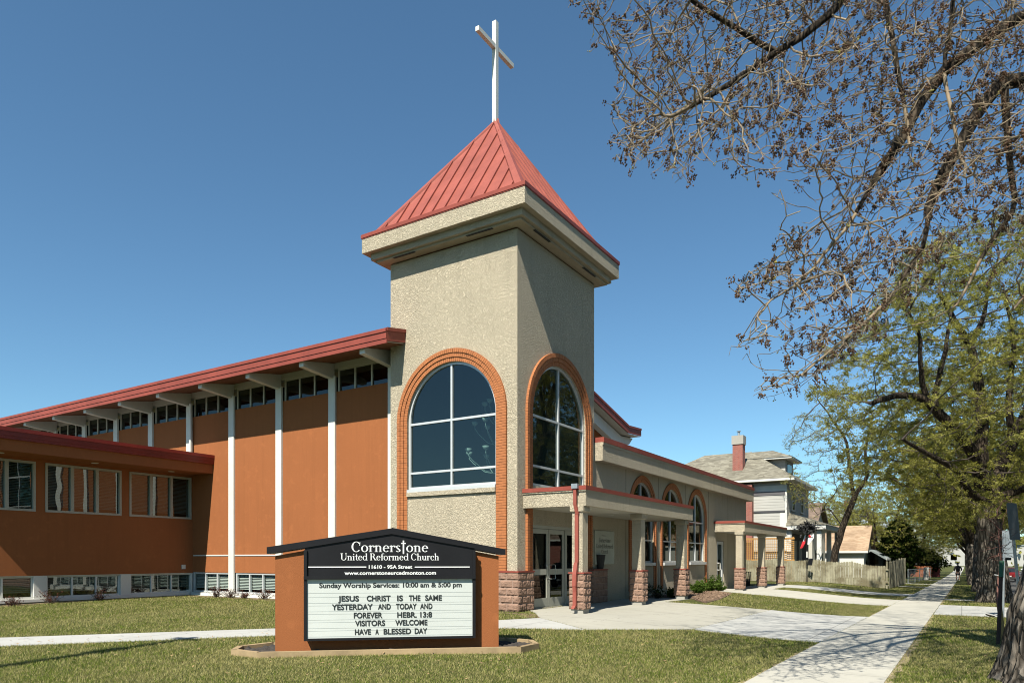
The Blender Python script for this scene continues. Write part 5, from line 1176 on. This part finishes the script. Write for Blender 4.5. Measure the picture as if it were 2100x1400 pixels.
MB().box(-13.4, -12.4, HYs-.03, HYs-.002, .9, 1.6).build('basement_panel', 'cream', hs)
for y0 in (54.1, 57.4):
    T = TXp(HX); m_ = MB(); m_.holed([(y0, HZ(4.75)), (y0+1.15, HZ(4.75)), (y0+1.15, HZ(6.1)), (y0, HZ(6.1))], [[(y0+.1, HZ(4.85)), (y0+1.05, HZ(4.85)), (y0+1.05, HZ(5.4)), (y0+.1, HZ(5.4))], [(y0+.1, HZ(5.46)), (y0+1.05, HZ(5.46)), (y0+1.05, HZ(6.0)), (y0+.1, HZ(6.0))]], T, .0, .08)
    o = m_.build('window', 'white', hs); g = MB().obox(T, y0+.08, y0+1.07, HZ(4.8), HZ(6.05), .01, .03).build('pane', 'glass_dark', hs); g.parent = o
# porch
pxx, py0, py1, pz = HX+2.3, HYs-.0, HYe, HZ(3.45)
mb = MB(); zp = pz+.3; mb.add([(HX, py0-.3, zp), (pxx+.35, py0-.3, zp), (pxx+.35, py1+.3, zp), (HX, py1+.3, zp), (HX, py0+.9, zp+.95), (HX, py1-.9, zp+.95)], [(0,1,4),(1,2,5,4),(2,3,5),(0,4,5,3),(3,2,1,0)]); mb.build('porch_roof', 'shingle', hs)
MB().box(HX, pxx+.3, py0-.25, py1+.25, pz, pz+.29).build('porch_fascia', 'white', hs)
MB().box(HX, pxx, py0, py1, -.2, .75).build('porch_base', 'siding', hs)
MB().box(HX, pxx+.05, py0-.05, py0+.1, .75, .85).box(pxx-.1, pxx+.05, py0+.1, py1, .75, .85).build('porch_sill', 'white', hs)
for (xx, yy) in ((pxx-.32, py0+.02), (pxx-.3, py1-.35), (pxx-.3, py0+4), (HX+.02, py0+.02)): MB().box(xx, xx+.3, yy, yy+.3, .85, pz).build('porch_column', 'white', hs)
MB().box(HX+.03, HX+.05, py0+1, py1-1, .9, pz-.2).build('painted_porch_shade', mat('porch_dark', (.09,.09,.09), .8), hs)  # dark sheet painted as the shade deep in the porch
MB().box(HX+.052, HX+.09, py0+2.2, py0+3.1, .9, 2.9).box(HX+.052, HX+.09, py0+4.2, py0+5.2, 1.4, 2.9).build('porch_door', 'cream', hs)

# ================================================================ FLAG POST in the yard
fp = thing('flag_post', (-8.55, 49.4, 0), 'dark post topped by a black wind spinner in front of the grey house porch', 'post')
MB().tube([(-8.55, 49.4, 0), (-8.55, 49.4, 3.3)], .035, 8).build('pole', 'black', fp)
MB().tube([(-8.55, 49.4, 1.65), (-8.55, 49.4, 2.05)], .05, 8).build('sleeve', 'white', fp)
V, F = leaves([(-8.55+random.gauss(0,.24), 49.4+random.gauss(0,.2), 3.55+random.gauss(0,.17)) for _ in range(240)], 2, .04, .11); np_mesh('spinner', V, F, 'blackmatte', fp)
MB().add([(-8.5, 49.36, 1.15), (-8.2, 49.2, 1.15), (-8.15, 49.2, 1.6), (-8.45, 49.34, 1.55), (-8.5, 49.38, 1.15), (-8.2, 49.22, 1.15), (-8.15, 49.22, 1.6), (-8.45, 49.36, 1.55)], [(0,1,2,3),(7,6,5,4),(0,4,5,1),(1,5,6,2),(2,6,7,3),(3,7,4,0)]).build('hanging_cloth', 'black', fp)
fl = thing('flag', (-8.55, 49.35, 3.2), 'small drooping red and white flag with a red leaf hanging on the dark post', 'flag')
fred, fwh = mat('flag_red', (.62,.02,.03), .7), mat('flag_white', (.8,.8,.78), .7)
def cloth(pts, m, name):
    n = len(pts); mb = MB(); mb.add([(x, 49.33+.05*math.sin(x*9), z) for x, z in pts]+[(x, 49.345+.05*math.sin(x*9), z) for x, z in pts], [tuple(range(n)), tuple(range(2*n-1, n-1, -1))]+[(i, (i+1) % n, n+(i+1) % n, n+i) for i in range(n)]); return mb.build(name, m, fl)
cloth([(-8.62, 2.95), (-8.60, 3.15), (-8.68, 3.1), (-8.78, 2.75), (-8.72, 2.7)], fwh, 'flag_cloth'); cloth([(-8.62, 2.94), (-8.74, 2.69), (-8.80, 2.74), (-8.98, 2.25), (-8.82, 2.28), (-8.64, 2.6)], fred, 'flag_cloth')
cloth([(-8.50, 2.5), (-8.47, 2.9), (-8.3, 3.25), (-8.12, 3.3), (-8.12, 2.95), (-8.25, 2.7), (-8.42, 2.5)], fwh, 'flag_cloth')
mb = MB(); lf = [(0,.14),(.03,.08),(.08,.1),(.06,.03),(.1,.0),(.04,-.04),(.0,-.05),(-.04,-.04),(-.1,0),(-.06,.03),(-.08,.1),(-.03,.08)]
mb.add([(-8.36+a, 49.29, 3.02+b) for a, b in lf], [tuple(range(len(lf)))]); mb.build('leaf_emblem', fred, fl)
# bin beside the second canopy
bn = thing('wire_basket', (-10.2, 40.2, 0), 'black wire litter basket in the shade beyond the second canopy', 'bin'); mb = MB()
for i in range(16): a = i*.3927; mb.tube([(-10.2+.25*math.cos(a), 40.2+.25*math.sin(a), .05), (-10.2+.33*math.cos(a), 40.2+.33*math.sin(a), .85)], .014, 4)
for z, r in ((.1,.26),(.45,.295),(.85,.335)): mb.tube([(-10.2+r*math.cos(i*.3927), 40.2+r*math.sin(i*.3927), z) for i in range(17)], .016, 4)
mb.lathe([(0,.06),(.24,.06),(.27,.4),(.0,.42)], -10.2, 40.2, 12); mb.build('basket', 'blackmatte', bn)

# ================================================================ FARTHER HOUSES
def gable_house(name, x0, x1, y0, y1, zw, zr, wallm, roofm, label, along='X', g=None, extra=None, ov=.4):
    g = g if g is not None else G((x0+x1)/2, (y0+y1)/2); t = thing(name, ((x0+x1)/2, (y0+y1)/2, g), label, 'house')
    MB().box(x0, x1, y0, y1, g-.3, zw).build('wall', wallm, t)
    if along == 'X':
        P = [(y0-ov, zw-.1), ((y0+y1)/2, zr), (y1+ov, zw-.1)]; T = lambda a, b, c: (c, a, b); lo, hi = x0-ov, x1+ov; Gp = [(y0, zw), ((y0+y1)/2, zr-.15), (y1, zw)]; gl, gh = x0+.01, x1-.01
    else:
        P = [(x0-ov, zw-.1), ((x0+x1)/2, zr), (x1+ov, zw-.1)]; T = lambda a, b, c: (a, c, b); lo, hi = y0-ov, y1+ov; Gp = [(x0, zw), ((x0+x1)/2, zr-.15), (x1, zw)]; gl, gh = y0+.01, y1-.01
    MB().prism(Gp, T, gl, gh).build('gable', wallm, t)
    (a, b), (m_, c), (d, e) = P; MB().prism([(a, b), (m_, c), (d, e), (d, e+.16), (m_, c+.18), (a, b+.16)], T, lo, hi).build('roof', roofm, t)
    MB().prism([(a-.03, b-.02), (a+.02, b-.02), (a+.02, b+.17), (a-.03, b+.17)], T, lo, hi).prism([(d-.02, e-.02), (d+.03, e-.02), (d+.03, e+.17), (d-.02, e+.17)], T, lo, hi).build('fascia', 'white', t)
    for k_ in range(2):
        xx = x1+.01; yy = y0+(y1-y0)*(.3+.4*k_); MB().box(xx, xx+.05, yy-.6, yy+.6, g+1.2, g+2.5).build('window', 'glass_dark', t)
    for k_ in range(2):
        xx = x0+(x1-x0)*(.35+.4*k_); MB().box(xx-.6, xx+.6, y0-.05, y0-.01, g+1.2, g+2.4).build('window', 'glass_dark', t)
    return t
gable_house('house', -19, -8.0, 76, 83, 2.25, 4.75, 'white', 'shingle_tan', 'white bungalow with a tan shingle gable roof past the wooden fence')
h3 = gable_house('house', -26, -11.5, 108, 120, 4.4, 8.6, 'siding', 'shingle_grey', 'long house with a blue-grey roof and orange chimney beyond the tan-roofed bungalow')
MB().box(-14.6, -13.7, 113.5, 114.4, 7.5, 10.0).build('chimney', 'housebrick', h3)
gable_house('house', -24, -11.0, 66, 73, 4.2, 6.5, 'cream', 'shingle_brown', 'brown-roofed house directly behind the grey house')
gable_house('garage', -8.5, -6.6, 78, 83, 1.55, 2.3, mat('dark_wall', (.10,.06,.05), .9), 'shingle_grey', 'small grey-roofed porch structure between bungalow and dark evergreen', 'Y')
gable_house('house', -20, -9.5, 128, 138, 4.0, 7.6, 'white', 'shingle_grey', 'pale far house seen between the yard trees')
gable_house('house', -22, -7.0, 165, 178, 5.0, 8.6, 'white', 'shingle_grey', 'farthest pale house past the end of the sidewalk row')
for i, (y, m_, rm, lab) in enumerate([(30, 'siding', 'shingle_brown', 'house across the street nearest the viewpoint'), (48, 'cream', 'shingle_grey', 'cream house across the street behind the dark parked car'), (68, 'housebrick', 'shingle_brown', 'brick house across the street'), (90, 'white', 'shingle_grey', 'white house across the street near the red car'), (118, 'cream', 'shingle_tan', 'cream house far along the other side'), (10, 'white', 'shingle_brown', 'white house across the street opposite the church entrance')]):
    gable_house('house', 17, 27, y, y+10, 3.6, 7.0, m_, rm, lab)
gable_house('shed', -3.9, -2.4, 106, 109, .95, 1.5, mat('red_paint', (.34,.07,.06), .8), mat('red_paint2', (.30,.06,.05), .8), 'small dull red shed at the edge of the far sidewalk', ov=.1)
picket_run('board_fence', (-8, 99), (-3.0, 99.3), 1.5, 1.4, 'reddish-orange board fence next to the red shed', .05, m=mat('red_stain', (.30,.09,.03), .8, .2, 4))
# grey industrial blocks closing the end of the street
for x, y, w_, h_, lab in ((2, 310, 50, 6, 'low pale building closing the far end of the street'), (-60, 300, 40, 7, 'grey block on the far left beyond the yards')):
    t = thing('far_building', (x, y, -1.3), lab, 'building'); MB().box(x-w_/2, x+w_/2, y, y+12, -1.5, h_).build('wall', 'siding', t); MB().box(x-w_/2-.3, x+w_/2+.3, y-.3, y+12.3, h_, h_+.5).build('roof', 'shingle_grey', t)
    for k_ in range(8): MB().box(x-w_/2+3+k_*5.5, x-w_/2+5+k_*5.5, y-.06, y-.01, 1, 3).build('window', 'glass_dark', t)
# distant tree belt
for (x0, x1, y, n, hh, lab) in ((-260, -70, 250, 9000, 9, 'far belt of trees on the left horizon'), (-70, 180, 330, 12000, 10, 'far belt of trees closing the street')):
    X = rng.uniform(x0, x1, n); Yb = y+rng.normal(0, 8, n); top = hh*(.65+.35*np.sin(X*.11)*np.sin(X*.037+1)); Z = -1+rng.random(n)**.7*top
    V, F = leaves(np.stack([X, Yb, Z], 1), 2, .8, 1.0); tag(np_mesh('far_trees', V, F, 'leaf_elm2', attr=rng.random(len(F))), lab, 'trees', kind='stuff')

# ---- chain link fence and its posts
m = bpy.data.materials.new('chain_link'); m.use_nodes = True; t_ = m.node_tree; t_.nodes.clear(); tr_ = N(t_, "ShaderNodeBsdfTransparent"); df_ = N(t_, "ShaderNodeBsdfDiffuse"); df_.inputs[0].default_value = (.35,.36,.36,1); mx_ = N(t_, "ShaderNodeMixShader"); mx_.inputs[0].default_value = .32; oo = N(t_, "ShaderNodeOutputMaterial")
t_.links.new(tr_.outputs[0], mx_.inputs[1]); t_.links.new(df_.outputs[0], mx_.inputs[2]); t_.links.new(mx_.outputs[0], oo.inputs[0]); M['chain'] = m
cf = thing('chain_link_fence', (-3.6, 70, G(-3.6, 70)), 'low galvanised chain link fence in front of the far yards', 'fence')
mb = MB(); pm = MB(); pts = [(-3.7, 66), (-3.5, 72), (-3.4, 78), (-3.3, 84), (-3.2, 90), (-3.1, 97)]
for (xa, ya), (xb, yb_) in zip(pts[:-1], pts[1:]):
    za, zb = G(xa, ya), G(xb, yb_); mb.add([(xa, ya, za), (xb, yb_, zb), (xb, yb_, zb+1.15), (xa, ya, za+1.15)], [(0,1,2,3)]); pm.tube([(xa, ya, za+1.15), (xb, yb_, zb+1.15)], .03, 6)
mb.build('mesh', 'chain', cf); pm.build('top_rail', 'galv', cf)
for x, y in pts: MB().tube([(x, y, G(x, y)), (x, y, G(x, y)+1.2)], .035, 6).build('fence_post', 'galv', cf)
gp = thing('gate_post', (-3.25, 88, G(-3, 88)), 'broad white gate post along the chain link fence', 'post'); MB().box(-3.45, -3.0, 87.8, 88.1, -1, G(-3, 88)+1.25).build('board', 'white', gp)
MB().box(-3.47, -2.98, 87.78, 88.12, G(-3, 88)+1.25, G(-3, 88)+1.3).build('cap', 'white', gp)

# ================================================================ STREET FURNITURE
z = G(1.02, 25.2); sp_ = thing('sign_post', (1.02, 25.2, z), 'upright galvanised street sign post carrying a grey sign plate seen from behind', 'sign post')
MB().tube([(1.02, 25.2, z), (1.05, 25.2, z+2.45)], .032, 10).build('post', 'galv', sp_); MB().box(1.0, 1.30, 25.25, 25.262, 1.62, 2.42).build('plate', 'galv', sp_)
b0 = Vector((1.07, 17.9, -.06)); b1 = px3(2073, 1051, 14.4); sp2 = thing('sign_post', tuple(b0), 'leaning galvanised post with a rounded sign plate facing away, beside the near tree', 'sign post')
MB().tube([b0, b1], .031, 10).build('post', 'galv', sp2)
dr = (b1-b0).normalized(); rt = Vector((.62, .78, 0)).normalized(); nn = dr.cross(rt).normalized()
def TP(a, b, c): return tuple(b1+dr*(b)+rt*a+nn*c)
rc = []; W2, H0, H1, cr = .15, -.56, .2, .04
for cx_, cz_, a0 in ((W2-cr, H1-cr, 0), (-W2+cr, H1-cr, 90), (-W2+cr, H0+cr, 180), (W2-cr, H0+cr, 270)):
    for q_ in range(5): aa = R(a0+q_*22.5); rc.append((cx_+cr*math.cos(aa), cz_+cr*math.sin(aa)))
MB().prism(rc, TP, -.036, -.033).build('plate', mat('plate_back', (.10,.11,.115), .5, .1, 5), sp2)
# sapling and stake
z = G(.58, 16.3); sk = thing('stake', (.58, 16.3, z), 'dark brown wooden stake leaning beside the sapling, green strap at its top', 'stake')
s0 = Vector((.58, 16.3, z-.1)); s1 = px3(2054, 1152, 14.0); MB().tube([s0, s1], .034, 4).build('post', mat('stake_wood', (.045,.025,.018), .9, .3, 6), sk); e_ = (s1-s0); MB().tube([s0+e_*.82, s0+e_*1.01], .042, 6).build('strap', mat('green_strap', (.01,.09,.035), .6), sk)
sa = thing('sapling', (.72, 16.9, z), 'thin staked sapling with bare reddish twigs near the sign posts', 'tree'); S = Skel(); random.seed(4); rng = np.random.default_rng(4)
tr = S.path([Vector((.70, 16.9, z-.1)), px3(2046, 1190, 14.6), px3(2052, 1150, 14.6), px3(2050, 1090, 14.6)], (.034, .012), seg=.15)
att = [tuple(px3(2048+rng.normal(0, 22), rng.uniform(1020, 1150), 14.6+rng.normal(0, .25))) for _ in range(260)]; S.colonize(att, .8, .09, .08, 40, .05, jit=.25); S.radii(.003, 2.4); V, F = S.tubes(0, 9, 5); np_mesh('twigs', V, F, mat('red_twigs', (.17,.075,.055), .9), sa)
MB().tube([Vector((.70, 16.9, z)), px3(2046, 1200, 14.6)], [.04, .032], 8).build('trunk', mat('yellow_bark', (.28,.17,.05), .9), sa)
MB().tube([px3(2040, 1178, 14.6), px3(2054, 1180, 14.3)], .012, 5).build('tie', 'white', sa)
br = thing('fallen_branch', (1.0, 24.9, G(1, 25)), 'small dark fallen branch lying on the boulevard path', 'branch'); MB().tube([px3(2022, 1259, 20.9), px3(2032, 1262, 20.7), px3(2040, 1263, 20.6)], [.02, .03, .015], 5).build('stick', 'bark_dark', br)
# utility pole behind the left edge: its shadow lies on the lawn
up = thing('utility_pole', (-10.75, .4, .0), 'wooden utility pole outside the frame whose long shadow crosses the front lawn', 'pole')
MB().tube([(-10.75, .4, -.5), (-10.75, .4, 9.4)], [.17, .10], 10).build('pole', 'bark_dark', up); MB().box(-10.95, -10.55, .33, .47, 6.9, 7.6).build('transformer', 'galv', up)
MB().box(-11.1, -10.4, .45, .55, 9.0, 9.12).build('crossarm', 'bark_dark', up)

# ================================================================ CHANDELIER in the tower
cd = thing('chandelier', (-11.75, 17.6, 6.4), 'white multi-arm chandelier with frosted cups behind the front arched tower window', 'chandelier')
cc_ = Vector((-11.62, 17.5, 5.3)); mb = MB(); cups = MB()
mb.tube([cc_+Vector((0,0,-1.0)), cc_+Vector((0,0,3.2))], .03, 8)
for lv, (zz, rr, n) in enumerate(((-.7, .95, 8), (.15, .7, 6), (.75, .42, 5))):
    for i in range(n):
        a = 6.283*i/n+.35*lv+.2; u_ = Vector((math.cos(a), math.sin(a), 0)); p = [cc_+Vector((0,0,zz-.5))+u_*.02, cc_+u_*rr*.45+Vector((0,0,zz-.42)), cc_+u_*rr*.85+Vector((0,0,zz-.15)), cc_+u_*rr+Vector((0,0,zz)), cc_+u_*rr+Vector((0,0,zz+.08))]
        mb.tube(p, .014, 6); c = cc_+u_*rr; cups.lathe([(.02, c.z+zz+.08), (.075, c.z+zz+.12), (.10, c.z+zz+.2), (.095, c.z+zz+.2), (.06, c.z+zz+.12)], c.x, c.y, 12)
mb.build('arms', 'cup', cd, True); cups.build('cups', 'cup', cd, True)

# ================================================================ CARS
def car(loc, rz, label, paint, L=4.5, W=1.8, H=1.45, suv=False, cat='car'):
    t = thing('parked_car', loc, label, cat); g0 = loc
    def T(a, b, c): return (loc[0]+c, loc[1]+a, loc[2]+b)      # a along the car (front = +Y), b up, c sideways
    h2 = L/2; W2 = W/2
    body = [(-h2, .35), (-h2+.05, .85), (-h2+.25, .98), (h2-1.15, .95), (h2-.1, .78), (h2, .5), (h2-.02, .3), (h2-.45, .25)]
    def wheelarch(cx): return [(cx+.36*math.cos(R(a)), .33+.36*math.sin(R(a))) for a in (0, 30, 60, 90, 120, 150, 180)]
    bottom = [*[(a, max(b, .25)) for a, b in wheelarch(h2-.8)], *[(a, max(b, .25)) for a, b in wheelarch(-h2+.8)], (-h2+.15, .25)]
    MB().prism(body+bottom, T, -W2, W2).build('body', paint, t)
    r0 = -h2+(.12 if suv else .45); cab = [(r0, .97), (r0+.35, H-.05), (r0+.7, H), (h2-2.1, H), (h2-1.3, .95)]
    lo = [T(a, b, -W2+.04) for a, b in (cab[0], cab[-1])]; q = MB()
    pl = [(a, b) for a, b in cab]; n = len(pl); vs = []
    for s_ in (-1, 1):
        for a, b in pl: vs.append(T(a, b, s_*(W2-.05-(.16 if b > 1.1 else 0))))
    q.add(vs, [tuple(range(n)), tuple(range(2*n-1, n-1, -1))]+[(i, (i+1) % n, n+(i+1) % n, n+i) for i in range(n)]); q.build('cabin_glass', 'glasscar', t)
    rf = MB().prism([(r0+.33, H-.06), (r0+.68, H+.012), (h2-2.1, H+.012), (h2-1.98, H-.08)], T, -W2+.2, W2-.2).build('roof', paint, t)
    q = MB()
    for s_ in (-1, 1):
        for a, b, c, d in ((r0+.02, .97, r0+.34, H-.05), (0, .97, -.08, H-.03), (h2-1.32, .97, h2-2.08, H-.02)): q.tube([T(a, b, s_*(W2-.05)), T(c, d, s_*(W2-.21))], .035, 5)
    q.build('pillars', paint, t)
    for cx in (h2-.8, -h2+.8):
        for s_ in (-1, 1):
            w_ = MB(); w_.tube([T(cx, .33, s_*(W2-.22)), T(cx, .33, s_*(W2-.01))], .33, 20); w_ = w_.build('wheel', 'blackmatte', t); k_ = MB().tube([T(cx, .33, s_*(W2-.012)), T(cx, .33, s_*(W2+.005))], .2, 12).build('rim', 'galv', t); k_.parent = w_
    for s_ in (-1, 1):
        MB().obox(T, -h2-.01, -h2+.09, .68, .86, min(s_*(W2-.32), s_*(W2-.02)), max(s_*(W2-.32), s_*(W2-.02))).build('tail_light', mat('tail_red', (.35,.01,.01), .3), t)
        MB().obox(T, h2-.12, h2-.02, .62, .76, min(s_*(W2-.35), s_*(W2-.03)), max(s_*(W2-.35), s_*(W2-.03))).build('headlight', 'lett', t)
        MB().obox(T, h2-1.55, h2-1.4, .95, 1.08, min(s_*(W2-.02), s_*(W2+.16)), max(s_*(W2-.02), s_*(W2+.16))).build('mirror', paint, t)
    MB().obox(T, -h2-.02, -h2+.03, .5, .62, -.25, .25).build('number_plate', 'white', t)
    MB().obox(T, -h2-.03, -h2+.15, .3, .48, -W2+.03, W2-.03).build('bumper', 'blackmatte', t)
    return t
M['glasscar'] = mat('car_glass', (.02,.025,.03), .1, 0)
car((4.15, 92.5, G(4, 92)-.14), 0, 'dark red parked car seen from behind along the near kerb', mat('car_red', (.16,.012,.015), .25))
car((3.62, 45.3, G(3.5, 45)-.14), 0, 'black parked vehicle cut by the right edge of the frame', mat('car_black', (.012,.012,.014), .25), 4.8, 1.9, 1.75, True)
car((8.7, 120, G(8, 120)-.14), 0, 'white parked car on the far side of the street, nearer of two', mat('car_white', (.7,.7,.7), .3)); car((8.7, 131, G(8, 131)-.14), 0, 'white van parked beyond the white car', M['lett'], 5, 1.95, 2.0, True, 'van')
car((4.2, 140, G(4, 140)-.14), 0, 'silver parked car far down the near kerb', mat('car_silver', (.4,.42,.44), .3))

# ================================================================ PERSON and DOG
def skin(name, joints, m, parent, lev=1):
    """joints: list of (point, radius, parent index)"""
    me = bpy.data.meshes.new(name); off = wloc(parent)
    me.from_pydata([tuple(Vector(p)-off) for p, r, q in joints], [(q, i) for i, (p, r, q) in enumerate(joints) if q is not None], [])
    o = bpy.data.objects.new(name, me); COL.objects.link(o); md = o.modifiers.new('s', 'SKIN'); me.skin_vertices.new() if not me.skin_vertices else None
    for i, (p, r, q) in enumerate(joints): me.skin_vertices[0].data[i].radius = (r, r) if isinstance(r, (int, float)) else r
    me.skin_vertices[0].data[0].use_root = True
    sb = o.modifiers.new('b', 'SUBSURF'); sb.levels = sb.render_levels = lev
    bpy.context.view_layer.update(); dg = bpy.context.evaluated_depsgraph_get(); m2 = bpy.data.meshes.new_from_object(o.evaluated_get(dg)); o.modifiers.clear(); o.data = m2; bpy.data.meshes.remove(me)
    m2.materials.clear(); m2.materials.append(M[m] if isinstance(m, str) else m); m2.polygons.foreach_set('use_smooth', [True]*len(m2.polygons)); o.parent = parent; return o
X0, Y0 = .03-.35, 81.0; Z0 = G(X0, Y0)+.02
pr = thing('person', (X0, Y0, Z0), 'person in a loose dark jacket and shorts walking away along the sidewalk', 'person')
def q3(a, b, c): return (X0+a, Y0+b, Z0+c)
sk_ = mat('skin', (.42,.24,.17), .6); jk = mat('dark_jacket', (.018,.018,.022), .9)
J = [(q3(0,0,.92), .12, None), (q3(0,.0,1.12), .12, 0), (q3(0,.01,1.36), .13, 1), (q3(0,.02,1.50), .055, 2), (q3(0,.03,1.58), .07, 3), (q3(0,.04,1.68), .085, 4),
 (q3(-.1,0,.86), .085, 0), (q3(-.11,.10,.48), .058, 6), (q3(-.11,-.02,.09), .038, 7), (q3(-.11,.1,.04), .036, 8), (q3(.1,0,.86), .085, 0), (q3(.11,-.05,.48), .058, 10), (q3(.11,-.30,.16), .038, 11), (q3(.11,-.22,.06), .036, 12),
 (q3(-.18,.01,1.40), .06, 2), (q3(-.27,-.05,1.14), .045, 14), (q3(-.24,.12,.95), .034, 15), (q3(-.23,.18,.88), .035, 16), (q3(.18,.01,1.40), .06, 2), (q3(.28,-.03,1.14), .045, 18), (q3(.24,.14,.98), .034, 19), (q3(.23,.2,.91), .035, 20)]
skin('body', J, sk_, pr)
skin('jacket', [(q3(0,0,.86), (.21,.17), None), (q3(0,0,1.1), (.20,.17), 0), (q3(0,.01,1.36), (.19,.15), 1), (q3(0,.02,1.47), .08, 2), (q3(-.2,.01,1.38), .085, 2), (q3(-.31,-.05,1.12), .075, 4), (q3(-.26,.11,.98), .06, 5), (q3(.2,.01,1.38), .085, 2), (q3(.32,-.03,1.12), .075, 7), (q3(.26,.13,1.0), .06, 8)], jk, pr)
skin('shorts', [(q3(0,0,.86), (.17,.14), None), (q3(-.11,.05,.66), .105, 0), (q3(-.115,.08,.55), .10, 1), (q3(.11,-.02,.66), .105, 0), (q3(.115,-.045,.55), .10, 3)], jk, pr)
MB().blob(q3(0,.03,1.70), .10, 2, .06, (1,1.05,.95)).build('hair', mat('hair', (.03,.022,.018), .9), pr, True)
for sx, yy, zz in ((-.11,.04,.04),(.11,-.26,.1)): MB().blob(q3(sx, yy, zz), .06, 2, 0, (.8,1.9,.65)).build('shoe', 'panelwhite', pr, True)
xd, yd = .75, 84.0; zd = G(xd, yd)+.0
dg_ = thing('dog', (xd, yd, zd), 'small black dog with pricked ears standing on the grass by the sidewalk', 'dog')
def d3(a, b, c): return (xd+a, yd+b, zd+c)
skin('body', [(d3(0,-.28,.42), .12, None), (d3(0,0,.43), .13, 0), (d3(0,.25,.46), .14, 1), (d3(0,.38,.60), .08, 2), (d3(0,.45,.72), .09, 3), (d3(0,.6,.68), .04, 4), (d3(-.09,-.3,.30), .06, 0), (d3(-.1,-.36,.16), .03, 6), (d3(-.1,-.30,.02), .03, 7), (d3(.09,-.3,.30), .06, 0), (d3(.1,-.36,.16), .03, 9), (d3(.1,-.3,.02), .03, 10),
 (d3(-.09,.28,.28), .045, 2), (d3(-.09,.27,.14), .03, 12), (d3(-.09,.3,.02), .03, 13), (d3(.09,.28,.28), .045, 2), (d3(.09,.27,.14), .03, 15), (d3(.09,.3,.02), .03, 16), (d3(0,-.42,.50), .03, 0), (d3(0,-.50,.62), .02, 18)], 'blackmatte', dg_)
for s_ in (-1, 1): MB().add([d3(s_*.03,.42,.78), d3(s_*.09,.44,.76), d3(s_*.075,.42,.92), d3(s_*.06,.47,.77)], [(0,1,2),(1,3,2),(3,0,2),(0,3,1)]).build('ear', 'blackmatte', dg_)

# loose litter: bark chips in the bed, a few dead leaves on the lawn
def scatter(n, poly, size, h, m, name, label, cat):
    X = [p[0] for p in poly]; Y = [p[1] for p in poly]; x = rng.uniform(min(X), max(X), n*3); y = rng.uniform(min(Y), max(Y), n*3); ok = in_poly(x, y, poly); x, y = x[ok][:n], y[ok][:n]; k_ = len(x)
    a = rng.uniform(0, 6.28, k_); s_ = size*rng.uniform(.5, 1.5, k_); z = Gv(x, y)+h; tz = rng.normal(0, .35, k_)*s_; ca, sa = np.cos(a)*s_, np.sin(a)*s_
    V = np.concatenate([np.stack([x-ca, y-sa, z-tz*.5], 1), np.stack([x+sa*.4, y-ca*.4, z], 1), np.stack([x+ca, y+sa, z+abs(tz)+.004], 1), np.stack([x-sa*.4, y+ca*.4, z+.006], 1)]); o_ = np.arange(k_)
    return tag(np_mesh(name, V, np.stack([o_, o_+k_, o_+2*k_, o_+3*k_], 1), m, attr=rng.random(k_)), label, cat, kind='stuff')
scatter(5000, [(-9.7, 24.4), (-7.95, 24.3), (-7.5, 23.4), (-7.05, 22.9), (-7.25, 25), (-8.05, 29.4), (-9.2, 31.4), (-9.7, 32.6)], .035, .045, mat('bark_chip', (.26,.17,.11), 1, .5, 30), 'bark_chips', 'loose brown bark chips covering the bed beside the entrance pavement', 'mulch')
scatter(500, [(-20, 4), (-3, 6), (-3, 14.5), (-8, 12), (-14, 6.5)], .022, .035, mat('dead_leaf', (.34,.22,.11), .9, .4, 9), 'dead_leaves', 'few small dead leaves scattered over the front lawn', 'leaves')
scatter(350, [(-.7, 6), (1.9, 6), (1.9, 24.5), (-.6, 24.5)], .02, .035, mat('dead_leaf_b', (.30,.20,.10), .9, .4, 9), 'dead_leaves', 'few small dead leaves scattered over the grass boulevard', 'leaves')
# groups of things of one kind
for pre, gname in (('shrub', 'dry shrubs along the foundations'), ('pine_shrub', 'green shrubs in the entrance beds'), ('parked_car', 'vehicles parked along the street'), ('sign_post', 'street sign posts on the boulevard'), ('house', 'houses of the street'), ('picket_fence', 'wooden fence runs beside the church'), ('evergreen_tree', 'dark evergreens in the far yards'), ('far_building', 'buildings closing the distance'), ('yard_tree', 'trees in the back yards')):
    for o in bpy.data.objects:
        if o.parent is None and o.name.split('.')[0] == pre and 'group' not in o: o['group'] = gname
